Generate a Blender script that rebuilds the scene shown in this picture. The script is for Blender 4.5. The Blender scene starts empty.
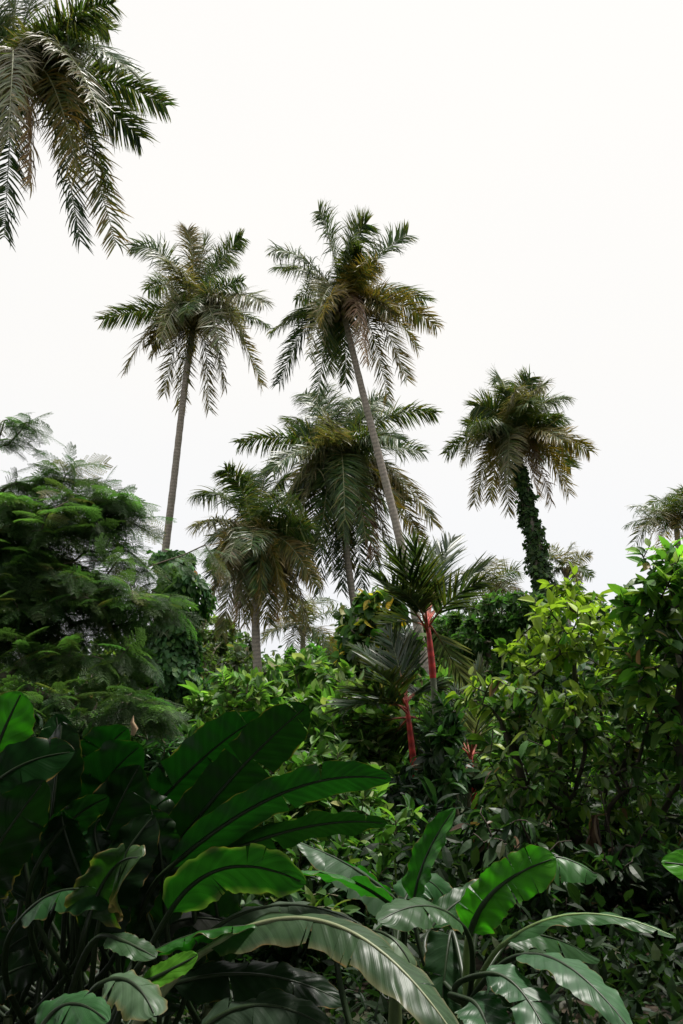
import bpy, math
import numpy as np
from math import sin, cos, pi, radians

# ------------------------------------------------------------------ camera, world, light
W, H = 683, 1024
PITCH = radians(12.0)
VFOV = radians(60.0)
F = (H / 2) / math.tan(VFOV / 2)
CAM = np.array([0.0, 0.0, 1.7])
scene = bpy.context.scene
col = scene.collection

cam_d = bpy.data.cameras.new('camera')
cam_d.sensor_fit = 'VERTICAL'
cam_d.sensor_height = 24.0
cam_d.lens = 12.0 / math.tan(VFOV / 2)
cam_d.clip_start = 0.05
cam_d.clip_end = 3000
cam = bpy.data.objects.new('camera', cam_d)
cam.location = CAM
cam.rotation_euler = (pi / 2 + PITCH, 0, 0)
col.objects.link(cam)
scene.camera = cam

SUN_EL, SUN_AZ = radians(74), radians(55)      # azimuth measured from +Y towards +X
world = bpy.data.worlds.new('World')
scene.world = world
world.use_nodes = True
nt = world.node_tree
nt.nodes.clear()
wo = nt.nodes.new('ShaderNodeOutputWorld')
bg = nt.nodes.new('ShaderNodeBackground')
bg.inputs['Strength'].default_value = 0.12
sky = nt.nodes.new('ShaderNodeTexSky')
sky.sky_type = 'NISHITA'
sky.sun_disc = False
sky.sun_elevation = SUN_EL
sky.sun_rotation = SUN_AZ
sky.air_density = 1.0
sky.dust_density = 3.0
mixw = nt.nodes.new('ShaderNodeMix'); mixw.data_type = 'RGBA'
tcw = nt.nodes.new('ShaderNodeTexCoord')
nzw = nt.nodes.new('ShaderNodeTexNoise'); nzw.inputs['Scale'].default_value = 1.6; nzw.inputs['Detail'].default_value = 4
nt.links.new(tcw.outputs['Generated'], nzw.inputs['Vector'])
mrw = nt.nodes.new('ShaderNodeMapRange')
mrw.inputs['From Min'].default_value = 0.3; mrw.inputs['From Max'].default_value = 0.7
mrw.inputs['To Min'].default_value = 0.93; mrw.inputs['To Max'].default_value = 0.99
nt.links.new(nzw.outputs['Fac'], mrw.inputs['Value'])
nt.links.new(mrw.outputs['Result'], mixw.inputs['Factor'])
nt.links.new(sky.outputs['Color'], mixw.inputs['A'])
sepw = nt.nodes.new('ShaderNodeSeparateXYZ')
nt.links.new(tcw.outputs['Generated'], sepw.inputs['Vector'])
rampw = nt.nodes.new('ShaderNodeValToRGB')       # the cloud deck: a little cooler and dimmer towards the horizon
cre = rampw.color_ramp.elements
cre[0].position = 0.0; cre[0].color = (.355, .362, .375, 1)
cre[1].position = 1.0; cre[1].color = (.62, .61, .595, 1)
for ps, cc in ((.12, (.372, .375, .382, 1)), (.35, (.392, .386, .376, 1)), (.68, (.402, .394, .381, 1))):
    e = cre.new(ps); e.color = cc
nt.links.new(sepw.outputs['Z'], rampw.inputs['Fac'])
sclw = nt.nodes.new('ShaderNodeVectorMath'); sclw.operation = 'SCALE'; sclw.inputs['Scale'].default_value = 15.0
nt.links.new(rampw.outputs['Color'], sclw.inputs[0])
nt.links.new(sclw.outputs['Vector'], mixw.inputs['B'])
nt.links.new(mixw.outputs['Result'], bg.inputs['Color'])
nt.links.new(bg.outputs['Background'], wo.inputs['Surface'])

sun_d = bpy.data.lights.new('sun', 'SUN')
sun_d.energy = 3.6
sun_d.angle = radians(8)
sun_d.color = (1.0, 0.96, 0.9)
sun = bpy.data.objects.new('sun', sun_d)
sun.location = (0, 0, 60)
# lamp shines along its -Z; direction to the sun:
from mathutils import Vector
_sd = Vector((sin(SUN_AZ) * cos(SUN_EL), cos(SUN_AZ) * cos(SUN_EL), sin(SUN_EL)))
sun.rotation_euler = _sd.to_track_quat('Z', 'Y').to_euler()
col.objects.link(sun)

scene.view_settings.view_transform = 'Standard'
scene.view_settings.look = 'None'
scene.view_settings.gamma = 1
scene.view_settings.exposure = 0.5
scene.view_settings.use_curve_mapping = False
scene.render.engine = 'CYCLES'
scene.cycles.max_bounces = 6
scene.cycles.diffuse_bounces = 3
scene.cycles.glossy_bounces = 2
scene.cycles.transmission_bounces = 3

R = np.random.default_rng(7)
Z = np.array([0, 0, 1.0])

# ------------------------------------------------------------------ helpers
def ray(px, py):
    x = (px - W / 2) / F
    y = (H / 2 - py) / F
    fwd = np.array([0, cos(PITCH), sin(PITCH)])
    up = np.array([0, -sin(PITCH), cos(PITCH)])
    return fwd + up * y + np.array([x, 0, 0])

def at(px, py, Y):
    d = ray(px, py)
    return CAM + d * (Y / d[1])

def nrm(v):
    v = np.asarray(v, float)
    return v / (np.linalg.norm(v, axis=-1, keepdims=True) + 1e-9)

def bez(P0, P1, P2, t):
    t = np.asarray(t)[:, None]
    return (1 - t) ** 2 * P0 + 2 * t * (1 - t) * P1 + t ** 2 * P2

def bezt(P0, P1, P2, t):
    t = np.asarray(t)[:, None]
    return nrm(2 * (1 - t) * (P1 - P0) + 2 * t * (P2 - P1))

GRAV = 0.66
class MB:
    """collects geometry, then links it as one mesh object"""
    def __init__(s):
        s.V = []; s.C = []; s.S = []; s.T = []; s.Q = []; s.n = 0
    def add(s, V, tris=None, quads=None, c=(1, 1, 1), st=None):
        V = np.asarray(V, float).reshape(-1, 3)
        k = len(V)
        s.V.append(V)
        c = np.asarray(c, float)
        s.C.append(np.broadcast_to(c, (k, 3)) if c.ndim == 1 else c.reshape(-1, 3))
        s.S.append(np.zeros((k, 2)) if st is None else np.asarray(st, float).reshape(-1, 2))
        if tris is not None and len(tris): s.T.append(np.asarray(tris).reshape(-1, 3) + s.n)
        if quads is not None and len(quads): s.Q.append(np.asarray(quads).reshape(-1, 4) + s.n)
        s.n += k
    def stamp(s, tmpl, O, D, N, L, Wd, C):
        """copies of a leaf template: origin, direction, normal, length, width, colour"""
        tv, tq, tt, ts = tmpl
        n = len(O)
        if n == 0: return
        D = nrm(D); X = nrm(np.cross(D, N)); Nn = np.cross(X, D)
        L = np.asarray(L)[:, None, None]; Wd = np.asarray(Wd)[:, None, None]
        V = (O[:, None, :] + tv[None, :, 0:1] * X[:, None, :] * Wd + tv[None, :, 1:2] * D[:, None, :] * L
             + tv[None, :, 2:3] * Nn[:, None, :] * L)
        k = len(tv)
        off = (np.arange(n) * k)[:, None, None]
        q = (tq[None] + off).reshape(-1, 4) if len(tq) else None
        t = (tt[None] + off).reshape(-1, 3) if len(tt) else None
        s.add(V, t, q, np.repeat(C, k, axis=0), np.tile(ts, (n, 1)))
    def build(s, name, mat, parent=None, smooth=True, base=None):
        V = np.concatenate(s.V)
        b = BASE.get(parent.name) if parent is not None else (np.zeros(3) if base is None else np.asarray(base, float))
        V = V - b
        me = bpy.data.meshes.new(name)
        T = np.concatenate(s.T) if s.T else np.zeros((0, 3), int)
        Q = np.concatenate(s.Q) if s.Q else np.zeros((0, 4), int)
        me.vertices.add(len(V)); me.vertices.foreach_set('co', V.astype(np.float32).ravel())
        nl = T.size + Q.size
        me.loops.add(nl)
        me.loops.foreach_set('vertex_index', np.concatenate([T.ravel(), Q.ravel()]).astype(np.int32))
        me.polygons.add(len(T) + len(Q))
        ls = np.concatenate([np.arange(len(T)) * 3, T.size + np.arange(len(Q)) * 4]).astype(np.int32)
        me.polygons.foreach_set('loop_start', ls)
        me.polygons.foreach_set('use_smooth', np.full(len(T) + len(Q), smooth))
        me.update(calc_edges=True)
        a = me.attributes.new('tint', 'FLOAT_COLOR', 'POINT')
        C = np.ones((len(V), 4), np.float32); C[:, :3] = np.concatenate(s.C)
        a.data.foreach_set('color', C.ravel())
        a = me.attributes.new('st', 'FLOAT_VECTOR', 'POINT')
        S = np.zeros((len(V), 3), np.float32); S[:, :2] = np.concatenate(s.S)
        a.data.foreach_set('vector', S.ravel())
        me.materials.append(mat)
        o = bpy.data.objects.new(name, me)
        col.objects.link(o)
        if parent is not None:
            o.parent = parent
            BASE[o.name] = b
        else:
            o.location = b
            BASE[o.name] = b
        return o

BASE = {}
GROUPS = {'coconut_palm': 'coconut palms', 'lipstick_palm': 'red stemmed palms', 'banana_plant': 'banana plants', 'cacao_tree': 'cacao trees', 'leafy_shrub': 'shrubs in the middle distance', 'dense_tree': 'trees behind the palms', 'bushy_tree': 'trees behind the palms', 'light_block_bush': 'unseen bushes added to block light'}
def tag(o, label=None, cat=None, group=None, kind=None):
    if label: o['label'] = label
    if cat: o['category'] = cat
    if group: o['group'] = group
    if kind: o['kind'] = kind
    return o

def thing(name, loc, label, cat, group=None):
    o = bpy.data.objects.new(name, None)
    o.empty_display_size = 0.2
    col.objects.link(o)
    o.location = loc
    BASE[o.name] = np.asarray(loc, float)
    if group is None: group = GROUPS.get(name)
    return tag(o, label, cat, group)

def tube(mb, P, r, k=7, c=(1, 1, 1), vlen=1.0, cap=True):
    P = np.asarray(P, float); n = len(P)
    r = np.broadcast_to(np.asarray(r, float), (n,))
    T = nrm(np.gradient(P, axis=0))
    ref = np.array([0.31, 0.17, 0.93]) if abs(T[0, 2]) < 0.8 else np.array([0.93, 0.31, 0.17])
    A = nrm(np.cross(T, ref)); B = np.cross(T, A)
    a = np.arange(k) / k * 2 * pi
    V = P[:, None] + r[:, None, None] * (A[:, None] * np.cos(a)[None, :, None] + B[:, None] * np.sin(a)[None, :, None])
    i = np.arange(n - 1)[:, None] * k; j = np.arange(k)[None]; j2 = (j + 1) % k
    q = np.stack([i + j, i + j2, i + k + j2, i + k + j], -1).reshape(-1, 4)
    s = np.concatenate([[0], np.cumsum(np.linalg.norm(np.diff(P, axis=0), axis=1))]) / vlen
    st = np.stack([np.broadcast_to(s[:, None], (n, k)), np.broadcast_to((np.abs(a / pi - 1))[None], (n, k))], -1)
    c = np.asarray(c, float)
    if c.ndim == 2: c = np.repeat(c, k, axis=0)
    mb.add(V, None, q, c, st)
    if cap:
        for e, base in ((0, 0), (n - 1, (n - 1) * k)):
            pass

# ------------------------------------------------------------------ materials
def leaf_mat(name, rough=0.4, trans=0.35, spec=0.5, veins=0.0, vscale=30, tgain=(1.5, 1.9, 0.7), noise=0.25, back=(1.15, 1.15, 1.2), bump=0.0):
    m = bpy.data.materials.new(name); m.use_nodes = True
    t = m.node_tree; t.nodes.clear(); L = t.links.new; N = t.nodes.new
    out = N('ShaderNodeOutputMaterial'); pr = N('ShaderNodeBsdfPrincipled'); tr = N('ShaderNodeBsdfTranslucent'); mx = N('ShaderNodeMixShader')
    at_ = N('ShaderNodeAttribute'); at_.attribute_name = 'tint'
    st = N('ShaderNodeAttribute'); st.attribute_name = 'st'
    nz = N('ShaderNodeTexNoise'); nz.inputs['Scale'].default_value = 3.0; nz.inputs['Detail'].default_value = 5
    geo = N('ShaderNodeNewGeometry')
    L(geo.outputs['Position'], nz.inputs['Vector'])
    mr = N('ShaderNodeMapRange'); mr.inputs['From Min'].default_value = 0.25; mr.inputs['From Max'].default_value = 0.75
    mr.inputs['To Min'].default_value = 1 - noise; mr.inputs['To Max'].default_value = 1 + noise
    L(nz.outputs['Fac'], mr.inputs['Value'])
    c1 = N('ShaderNodeVectorMath'); c1.operation = 'SCALE'; L(at_.outputs['Color'], c1.inputs[0]); L(mr.outputs['Result'], c1.inputs['Scale'])
    cur = c1.outputs['Vector']
    if veins:
        sp = N('ShaderNodeSeparateXYZ'); L(st.outputs['Vector'], sp.inputs['Vector'])
        ab = N('ShaderNodeMath'); ab.operation = 'ABSOLUTE'; L(sp.outputs['Y'], ab.inputs[0])
        ma = N('ShaderNodeMath'); ma.operation = 'MULTIPLY_ADD'; L(ab.outputs[0], ma.inputs[0]); ma.inputs[1].default_value = -0.10; L(sp.outputs['X'], ma.inputs[2])
        sc = N('ShaderNodeMath'); sc.operation = 'MULTIPLY'; L(ma.outputs[0], sc.inputs[0]); sc.inputs[1].default_value = vscale
        cm = N('ShaderNodeCombineXYZ'); L(sc.outputs[0], cm.inputs['X'])
        vz = N('ShaderNodeTexNoise'); vz.inputs['Scale'].default_value = 1.0; vz.inputs['Detail'].default_value = 3
        L(cm.outputs[0], vz.inputs['Vector'])
        sn = N('ShaderNodeMath'); sn.operation = 'SINE'
        s2 = N('ShaderNodeMath'); s2.operation = 'MULTIPLY'; L(sc.outputs[0], s2.inputs[0]); s2.inputs[1].default_value = 3.1
        L(s2.outputs[0], sn.inputs[0])
        ad = N('ShaderNodeMath'); ad.operation = 'MULTIPLY_ADD'; L(sn.outputs[0], ad.inputs[0]); ad.inputs[1].default_value = 0.16; L(vz.outputs['Fac'], ad.inputs[2])
        vm = N('ShaderNodeMapRange'); vm.inputs['From Min'].default_value = 0.2; vm.inputs['From Max'].default_value = 0.8
        vm.inputs['To Min'].default_value = 1 - veins; vm.inputs['To Max'].default_value = 1 + veins
        L(ad.outputs[0], vm.inputs['Value'])
        c2 = N('ShaderNodeVectorMath'); c2.operation = 'SCALE'; L(cur, c2.inputs[0]); L(vm.outputs['Result'], c2.inputs['Scale'])
        cur = c2.outputs['Vector']
        if bump:
            bp = N('ShaderNodeBump'); bp.inputs['Strength'].default_value = bump; bp.inputs['Distance'].default_value = 0.006
            L(ad.outputs[0], bp.inputs['Height']); L(bp.outputs['Normal'], pr.inputs['Normal']); L(bp.outputs['Normal'], tr.inputs['Normal'])
        # browned, scorched margin and blotches
        bz = N('ShaderNodeTexNoise'); bz.inputs['Scale'].default_value = 14; bz.inputs['Detail'].default_value = 4; L(geo.outputs['Position'], bz.inputs['Vector'])
        em = N('ShaderNodeMath'); em.operation = 'MULTIPLY_ADD'; L(bz.outputs['Fac'], em.inputs[0]); em.inputs[1].default_value = 0.35; L(ab.outputs[0], em.inputs[2])
        er = N('ShaderNodeMapRange'); er.inputs['From Min'].default_value = 1.15; er.inputs['From Max'].default_value = 1.22; L(em.outputs[0], er.inputs['Value'])
        mb_ = N('ShaderNodeMix'); mb_.data_type = 'RGBA'; L(er.outputs['Result'], mb_.inputs['Factor']); L(cur, mb_.inputs['A']); mb_.inputs['B'].default_value = (0.24, 0.15, 0.05, 1)
        cur = mb_.outputs['Result']
    bk = N('ShaderNodeVectorMath'); bk.operation = 'MULTIPLY'; L(cur, bk.inputs[0]); bk.inputs[1].default_value = back
    mxc = N('ShaderNodeMix'); mxc.data_type = 'RGBA'; L(geo.outputs['Backfacing'], mxc.inputs['Factor']); L(cur, mxc.inputs['A']); L(bk.outputs['Vector'], mxc.inputs['B'])
    L(mxc.outputs['Result'], pr.inputs['Base Color'])
    pr.inputs['Roughness'].default_value = rough
    pr.inputs['Specular IOR Level'].default_value = spec
    tg = N('ShaderNodeVectorMath'); tg.operation = 'MULTIPLY'; L(cur, tg.inputs[0]); tg.inputs[1].default_value = tgain
    L(tg.outputs['Vector'], tr.inputs['Color'])
    mx.inputs['Fac'].default_value = trans
    L(pr.outputs[0], mx.inputs[1]); L(tr.outputs[0], mx.inputs[2]); L(mx.outputs[0], out.inputs['Surface'])
    return m

def bark_mat(name, rings=0.0, ring_scale=8.0, rough=0.85, noise_scale=14, bump=0.5, lichen=0.35):
    m = bpy.data.materials.new(name); m.use_nodes = True
    t = m.node_tree; pr = t.nodes['Principled BSDF']; L = t.links.new; N = t.nodes.new
    at_ = N('ShaderNodeAttribute'); at_.attribute_name = 'tint'
    st = N('ShaderNodeAttribute'); st.attribute_name = 'st'
    tc = N('ShaderNodeTexCoord')
    nz = N('ShaderNodeTexNoise'); nz.inputs['Scale'].default_value = noise_scale; nz.inputs['Detail'].default_value = 6
    L(tc.outputs['Object'], nz.inputs['Vector'])
    sp = N('ShaderNodeSeparateXYZ'); L(st.outputs['Vector'], sp.inputs['Vector'])
    sc = N('ShaderNodeMath'); sc.operation = 'MULTIPLY_ADD'; L(nz.outputs['Fac'], sc.inputs[0]); sc.inputs[1].default_value = 0.05; L(sp.outputs['X'], sc.inputs[2])
    s2 = N('ShaderNodeMath'); s2.operation = 'MULTIPLY'; L(sc.outputs[0], s2.inputs[0]); s2.inputs[1].default_value = ring_scale * 2 * pi
    sn = N('ShaderNodeMath'); sn.operation = 'SINE'; L(s2.outputs[0], sn.inputs[0])
    ad = N('ShaderNodeMath'); ad.operation = 'MULTIPLY_ADD'; L(sn.outputs[0], ad.inputs[0]); ad.inputs[1].default_value = rings; L(nz.outputs['Fac'], ad.inputs[2])
    mr = N('ShaderNodeMapRange'); mr.inputs['From Min'].default_value = 0.15; mr.inputs['From Max'].default_value = 0.85
    mr.inputs['To Min'].default_value = 0.55; mr.inputs['To Max'].default_value = 1.4; L(ad.outputs[0], mr.inputs['Value'])
    c1 = N('ShaderNodeVectorMath'); c1.operation = 'SCALE'; L(at_.outputs['Color'], c1.inputs[0]); L(mr.outputs['Result'], c1.inputs['Scale'])
    n2 = N('ShaderNodeTexNoise'); n2.inputs['Scale'].default_value = 1.7; n2.inputs['Detail'].default_value = 5; L(tc.outputs['Object'], n2.inputs['Vector'])
    m2 = N('ShaderNodeMapRange'); m2.inputs['From Min'].default_value = 0.5; m2.inputs['From Max'].default_value = 0.7; m2.inputs['To Max'].default_value = lichen; L(n2.outputs['Fac'], m2.inputs['Value'])
    mx = N('ShaderNodeMix'); mx.data_type = 'RGBA'; L(m2.outputs['Result'], mx.inputs['Factor']); L(c1.outputs['Vector'], mx.inputs['A']); mx.inputs['B'].default_value = (0.13, 0.15, 0.09, 1)
    L(mx.outputs['Result'], pr.inputs['Base Color'])
    pr.inputs['Roughness'].default_value = rough
    bp = N('ShaderNodeBump'); bp.inputs['Strength'].default_value = bump; bp.inputs['Distance'].default_value = 0.02
    L(ad.outputs[0], bp.inputs['Height']); L(bp.outputs['Normal'], pr.inputs['Normal'])
    return m

M_FROND = leaf_mat('palm_leaflets', rough=0.36, trans=0.3, spec=0.28, tgain=(1.9, 1.7, 0.5), noise=0.3, back=(1.0, 1.0, 0.95))
M_RACHIS = bark_mat('palm_midrib', rough=0.5, bump=0.1, lichen=0.0)
M_PTRUNK = bark_mat('palm_trunk', rings=0.13, ring_scale=6.0, bump=0.5)
M_NUT = bark_mat('coconut_husk', rough=0.55, bump=0.2, lichen=0.1)
M_LEAF = leaf_mat('broad_leaves', rough=0.42, trans=0.32, spec=0.3, noise=0.35)
M_DULL = leaf_mat('fine_leaves', rough=0.5, trans=0.42, spec=0.35, noise=0.35)
M_PADDLE = leaf_mat('paddle_leaves', rough=0.36, trans=0.32, spec=0.30, veins=0.17, vscale=42, tgain=(0.9, 1.7, 0.4), noise=0.25, back=(1.0, 1.0, 1.0), bump=0.4)
M_STEM = bark_mat('green_stems', rough=0.45, bump=0.1, lichen=0.0)
M_BARK = bark_mat('bark', rough=0.9)
M_VINE = leaf_mat('vine_leaves', rough=0.5, trans=0.3, spec=0.2, noise=0.35)
M_SHAFT = bark_mat('red_crownshaft', rough=0.55, rings=0.22, ring_scale=7, bump=0.3, lichen=0.0, noise_scale=20)

# ------------------------------------------------------------------ leaf templates
def leaf_tmpl(droop=0.15, fold=0.25, widest=0.45, k=4, tip=0.0):
    """pointed oval leaf: midrib and two halves, folded and arched"""
    ts = np.linspace(0, 1, k + 2)
    V = []; S = []
    prof = lambda t: (sin(pi * t ** (math.log(0.5) / math.log(widest)))) ** 0.8 * 0.5 if 0 < t < 1 else 0
    for t in ts:
        V.append((0, t, -droop * t * t)); S.append((t, 0))
    a = len(V)
    for s in (-1, 1):
        for t in ts[1:-1]:
            w = prof(t)
            V.append((s * w, t, -droop * t * t + fold * w * 0.35)); S.append((t, s))
    Q = []; T = []
    for si in (0, 1):
        o = a + si * k
        def tri(x, y, z): T.append((x, y, z) if si else (x, z, y))
        tri(0, o, 1) if False else T.append((0, o, 1) if si == 0 else (0, 1, o))
        for i in range(k - 1):
            q = (1 + i, o + i, o + i + 1, 2 + i)
            Q.append(q if si == 0 else q[::-1])
        T.append((k, o + k - 1, k + 1) if si == 0 else (k, k + 1, o + k - 1))
    # normals up: flip all so that +z is the upper face
    Q = [q[::-1] for q in Q]; T = [t[::-1] for t in T]
    return np.array(V, float), np.array(Q), np.array(T), np.array(S, float)

TL = [leaf_tmpl(0.1, 0.3), leaf_tmpl(0.28, 0.4, 0.5), leaf_tmpl(0.45, 0.2, 0.42), leaf_tmpl(0.05, 0.6, 0.5)]
TSMALL = leaf_tmpl(0.15, 0.3, 0.45, k=2)

def bipinnate_tmpl(npin=8, nlf=9):
    """feathery compound leaf: central stalk, pairs of pinnae, rows of tiny leaflets"""
    V = []; Q = []; S = []
    def quad(a, b, c, d):
        i = len(V); V.extend([a, b, c, d]); S.extend([(0.5, 0)] * 4); Q.append((i, i + 1, i + 2, i + 3))
    quad((-.006, 0, 0), (.006, 0, 0), (.004, 1, -.2), (-.004, 1, -.2))
    rr = np.random.default_rng(3)
    for i in range(npin):
        t = 0.12 + 0.86 * i / (npin - 1)
        pl = 0.42 * (sin(pi * (0.15 + 0.7 * t))) * (1 + rr.normal() * .06)
        for s in (-1, 1):
            ang = radians(58 - 22 * t + rr.normal() * 4)
            d = np.array([s * sin(ang), cos(ang), 0]); pside = np.array([-d[1], d[0], 0])
            p0 = np.array([0, t, -.2 * t * t])
            for j in range(nlf):
                u = (j + .6) / nlf
                p = p0 + d * pl * u + np.array([0, 0, -.14 * pl * u * u * 2.5])
                ll = 0.06 * (1 - 0.35 * u)
                for s2 in (-1, 1):
                    e = nrm(pside * s2 + d * 0.45) * ll
                    w = d * 0.018
                    q = p + e * .5
                    z = np.array([0, 0, .006 * rr.normal()])
                    quad(p, q - w + z, p + e, q + w + z)
    return np.array(V), np.array(Q), np.zeros((0, 3), int), np.array(S)
TBIP = bipinnate_tmpl()

def palette(cols, wts, n, r=R, jit=0.18, hue=0.08):
    cols = np.array(cols, float)
    i = r.choice(len(cols), n, p=np.array(wts) / sum(wts))
    c = cols[i] * np.exp(r.normal(0, jit, (n, 1))) * np.exp(r.normal(0, hue, (n, 3)))
    return c

# ------------------------------------------------------------------ palms
def frond_mesh(P0, P1, P2, r, pairs=62, lmax=0.85, wid=0.05, kind='green', side=None, stiff=0.0, start=0.12, twist=0.0, roll=0.0, fwd=(76, 42), lift=10):
    """one feather frond. returns leaflet and midrib meshes"""
    mb, rb = MB(), MB()
    t = np.linspace(start, 0.995, pairs)
    B = bez(P0, P1, P2, t); T = bezt(P0, P1, P2, t)
    hd = P2 - P0; hd = np.array([hd[0], hd[1], 0])
    if np.linalg.norm(hd) < 0.3: hd = np.array([r.normal(), r.normal(), 0])
    S0 = nrm(np.array([hd[1], -hd[0], 0])) if side is None else side
    S0 = nrm(S0 - T * (T @ S0)[:, None])
    N0 = np.cross(S0, T)
    N0 *= np.sign(N0[0, 2] + 1e-6) if abs(N0[0, 2]) > 0.05 else 1
    tw = roll + twist * t
    horiz = .42 + .58 * np.sqrt(np.clip(1 - T[:, 2] ** 2, 0, 1))
    S1 = S0 * np.cos(tw)[:, None] + N0 * np.sin(tw)[:, None]
    N1 = -S0 * np.sin(tw)[:, None] + N0 * np.cos(tw)[:, None]
    clen = np.linalg.norm(P2 - P0)
    green = {'green': [(.038, .082, .024), (.06, .105, .028), (.10, .115, .035)],
             'olive': [(.110, .110, .030), (.170, .130, .035), (.05, .075, .025)],
             'yellow': [(.26, .21, .05), (.17, .15, .05), (.12, .13, .04)],
             'pale': [(.13, .145, .085), (.07, .10, .04), (.19, .18, .12)],
             'brown': [(.20, .14, .09), (.15, .10, .07), (.26, .19, .13)],
             'dark': [(.022, .05, .022), (.03, .06, .028), (.05, .075, .02)],
             'blue': [(.10, .14, .11), (.08, .12, .09)]}[kind]
    GV = -Z + np.array([r.normal(0, .35), r.normal(0, .35), 0]) * (stiff < .6)
    for s in (-1, 1):
        n = len(t)
        keep = r.random(n) > (0.09 if kind != 'brown' else 0.25)
        ang = np.radians(np.interp(t, [start, 1], fwd) + r.normal(0, 7 if stiff < .6 else 4, n) + 6 * np.sin(t * 23 + s * 2 + tw[-1] * 9) * (stiff < .6))
        vl = np.radians(lift + r.normal(0, 14 if stiff < .6 else 8, n))
        sd = S1 * s
        D = np.cos(ang)[:, None] * T + np.sin(ang)[:, None] * (sd * np.cos(vl)[:, None] + N1 * np.sin(vl)[:, None])
        prof = np.interp(t, [start, .3, .55, .8, .93, 1], [.6, .97, 1, .86, .68, .5])
        ll = lmax * prof * np.exp(r.normal(0, .07, n))
        g = (1 - stiff) * np.exp(r.normal(0, .45, n)) * (GRAV if kind != 'brown' else 1.3) * horiz
        us = np.array([0, .25, .5, .75, 1.0])
        pts = []
        for u in us:
            v = D * u + GV * (g * u * u)[:, None]
            if u > 0: v = v / np.linalg.norm(v, axis=1, keepdims=True) * u
            pts.append(B + v * ll[:, None])
        pts = np.stack(pts, 1)                                  # n,5,3
        wdir = T - D * np.sum(T * D, 1, keepdims=True); wdir = nrm(wdir + r.normal(0, .22, (n, 3)))
        wp = np.array([.55, 1, .9, .6, .08]) * wid * 0.5
        A = pts - wdir[:, None] * wp[None, :, None]; C = pts + wdir[:, None] * wp[None, :, None]
        V = np.stack([A, C], 2)                                 # n,5,2,3
        V = V[keep]; m = len(V)
        off = (np.arange(m) * 10)[:, None, None]
        q = np.array([[2 * i, 2 * i + 1, 2 * i + 3, 2 * i + 2] for i in range(4)])[None] + off
        base = palette(green, [3] + [1.2] * (len(green) - 1), m, r, .16, .06)
        tipc = np.array([.28, .19, .08]) if kind in ('olive', 'yellow', 'pale') else np.array([.12, .12, .05])
        f = np.clip(us - .55, 0, 1)[None, :, None] * (1.3 if kind in ('olive', 'yellow') else .7)
        cc = base[:, None] * (1 - f) + tipc * f
        cc = np.repeat(cc[:, :, None], 2, axis=2)
        st = np.zeros((m, 5, 2, 2)); st[..., 0] = us[None, :, None]; st[..., 1] = np.array([-1, 1])[None, None]
        mb.add(V, None, q.reshape(-1, 4), cc.reshape(-1, 3), st)
    tt = np.linspace(0, 1, 16)
    rc = {'brown': (.2, .13, .08), 'yellow': (.3, .26, .1), 'dark': (.09, .12, .04), 'blue': (.14, .17, .1)}.get(kind, (.20, .21, .10))
    tube(rb, bez(P0, P1, P2, tt), np.interp(tt, [0, .12, 1], [.055, .032, .006]) * (clen / 4.2), 5, rc)
    return mb, rb

def frond_to(crown, D, px, py, L, r, sgn):
    """tip point seen at (px,py), at a depth that gives the frond its natural reach"""
    p = at(px, py, D)
    rm = np.linalg.norm(p - crown)
    dd = math.sqrt(max(0.0, L * L - rm * rm)) * sgn
    dd = max(-L * .8, min(L * .8, dd))
    return at(px, py, D + dd)

def arch(P0, P2, r, k=1.0):
    v = P2 - P0; Hh = np.array([v[0], v[1], 0]); L = np.linalg.norm(v); dz = v[2]
    up = max(dz, 0) * 0.62 + 0.22 * L * k + max(-dz, 0) * 0.12
    return P0 + Hh * (0.42 if dz < 0 else 0.36) + Z * up * (1 + r.normal(0, .12))

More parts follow.
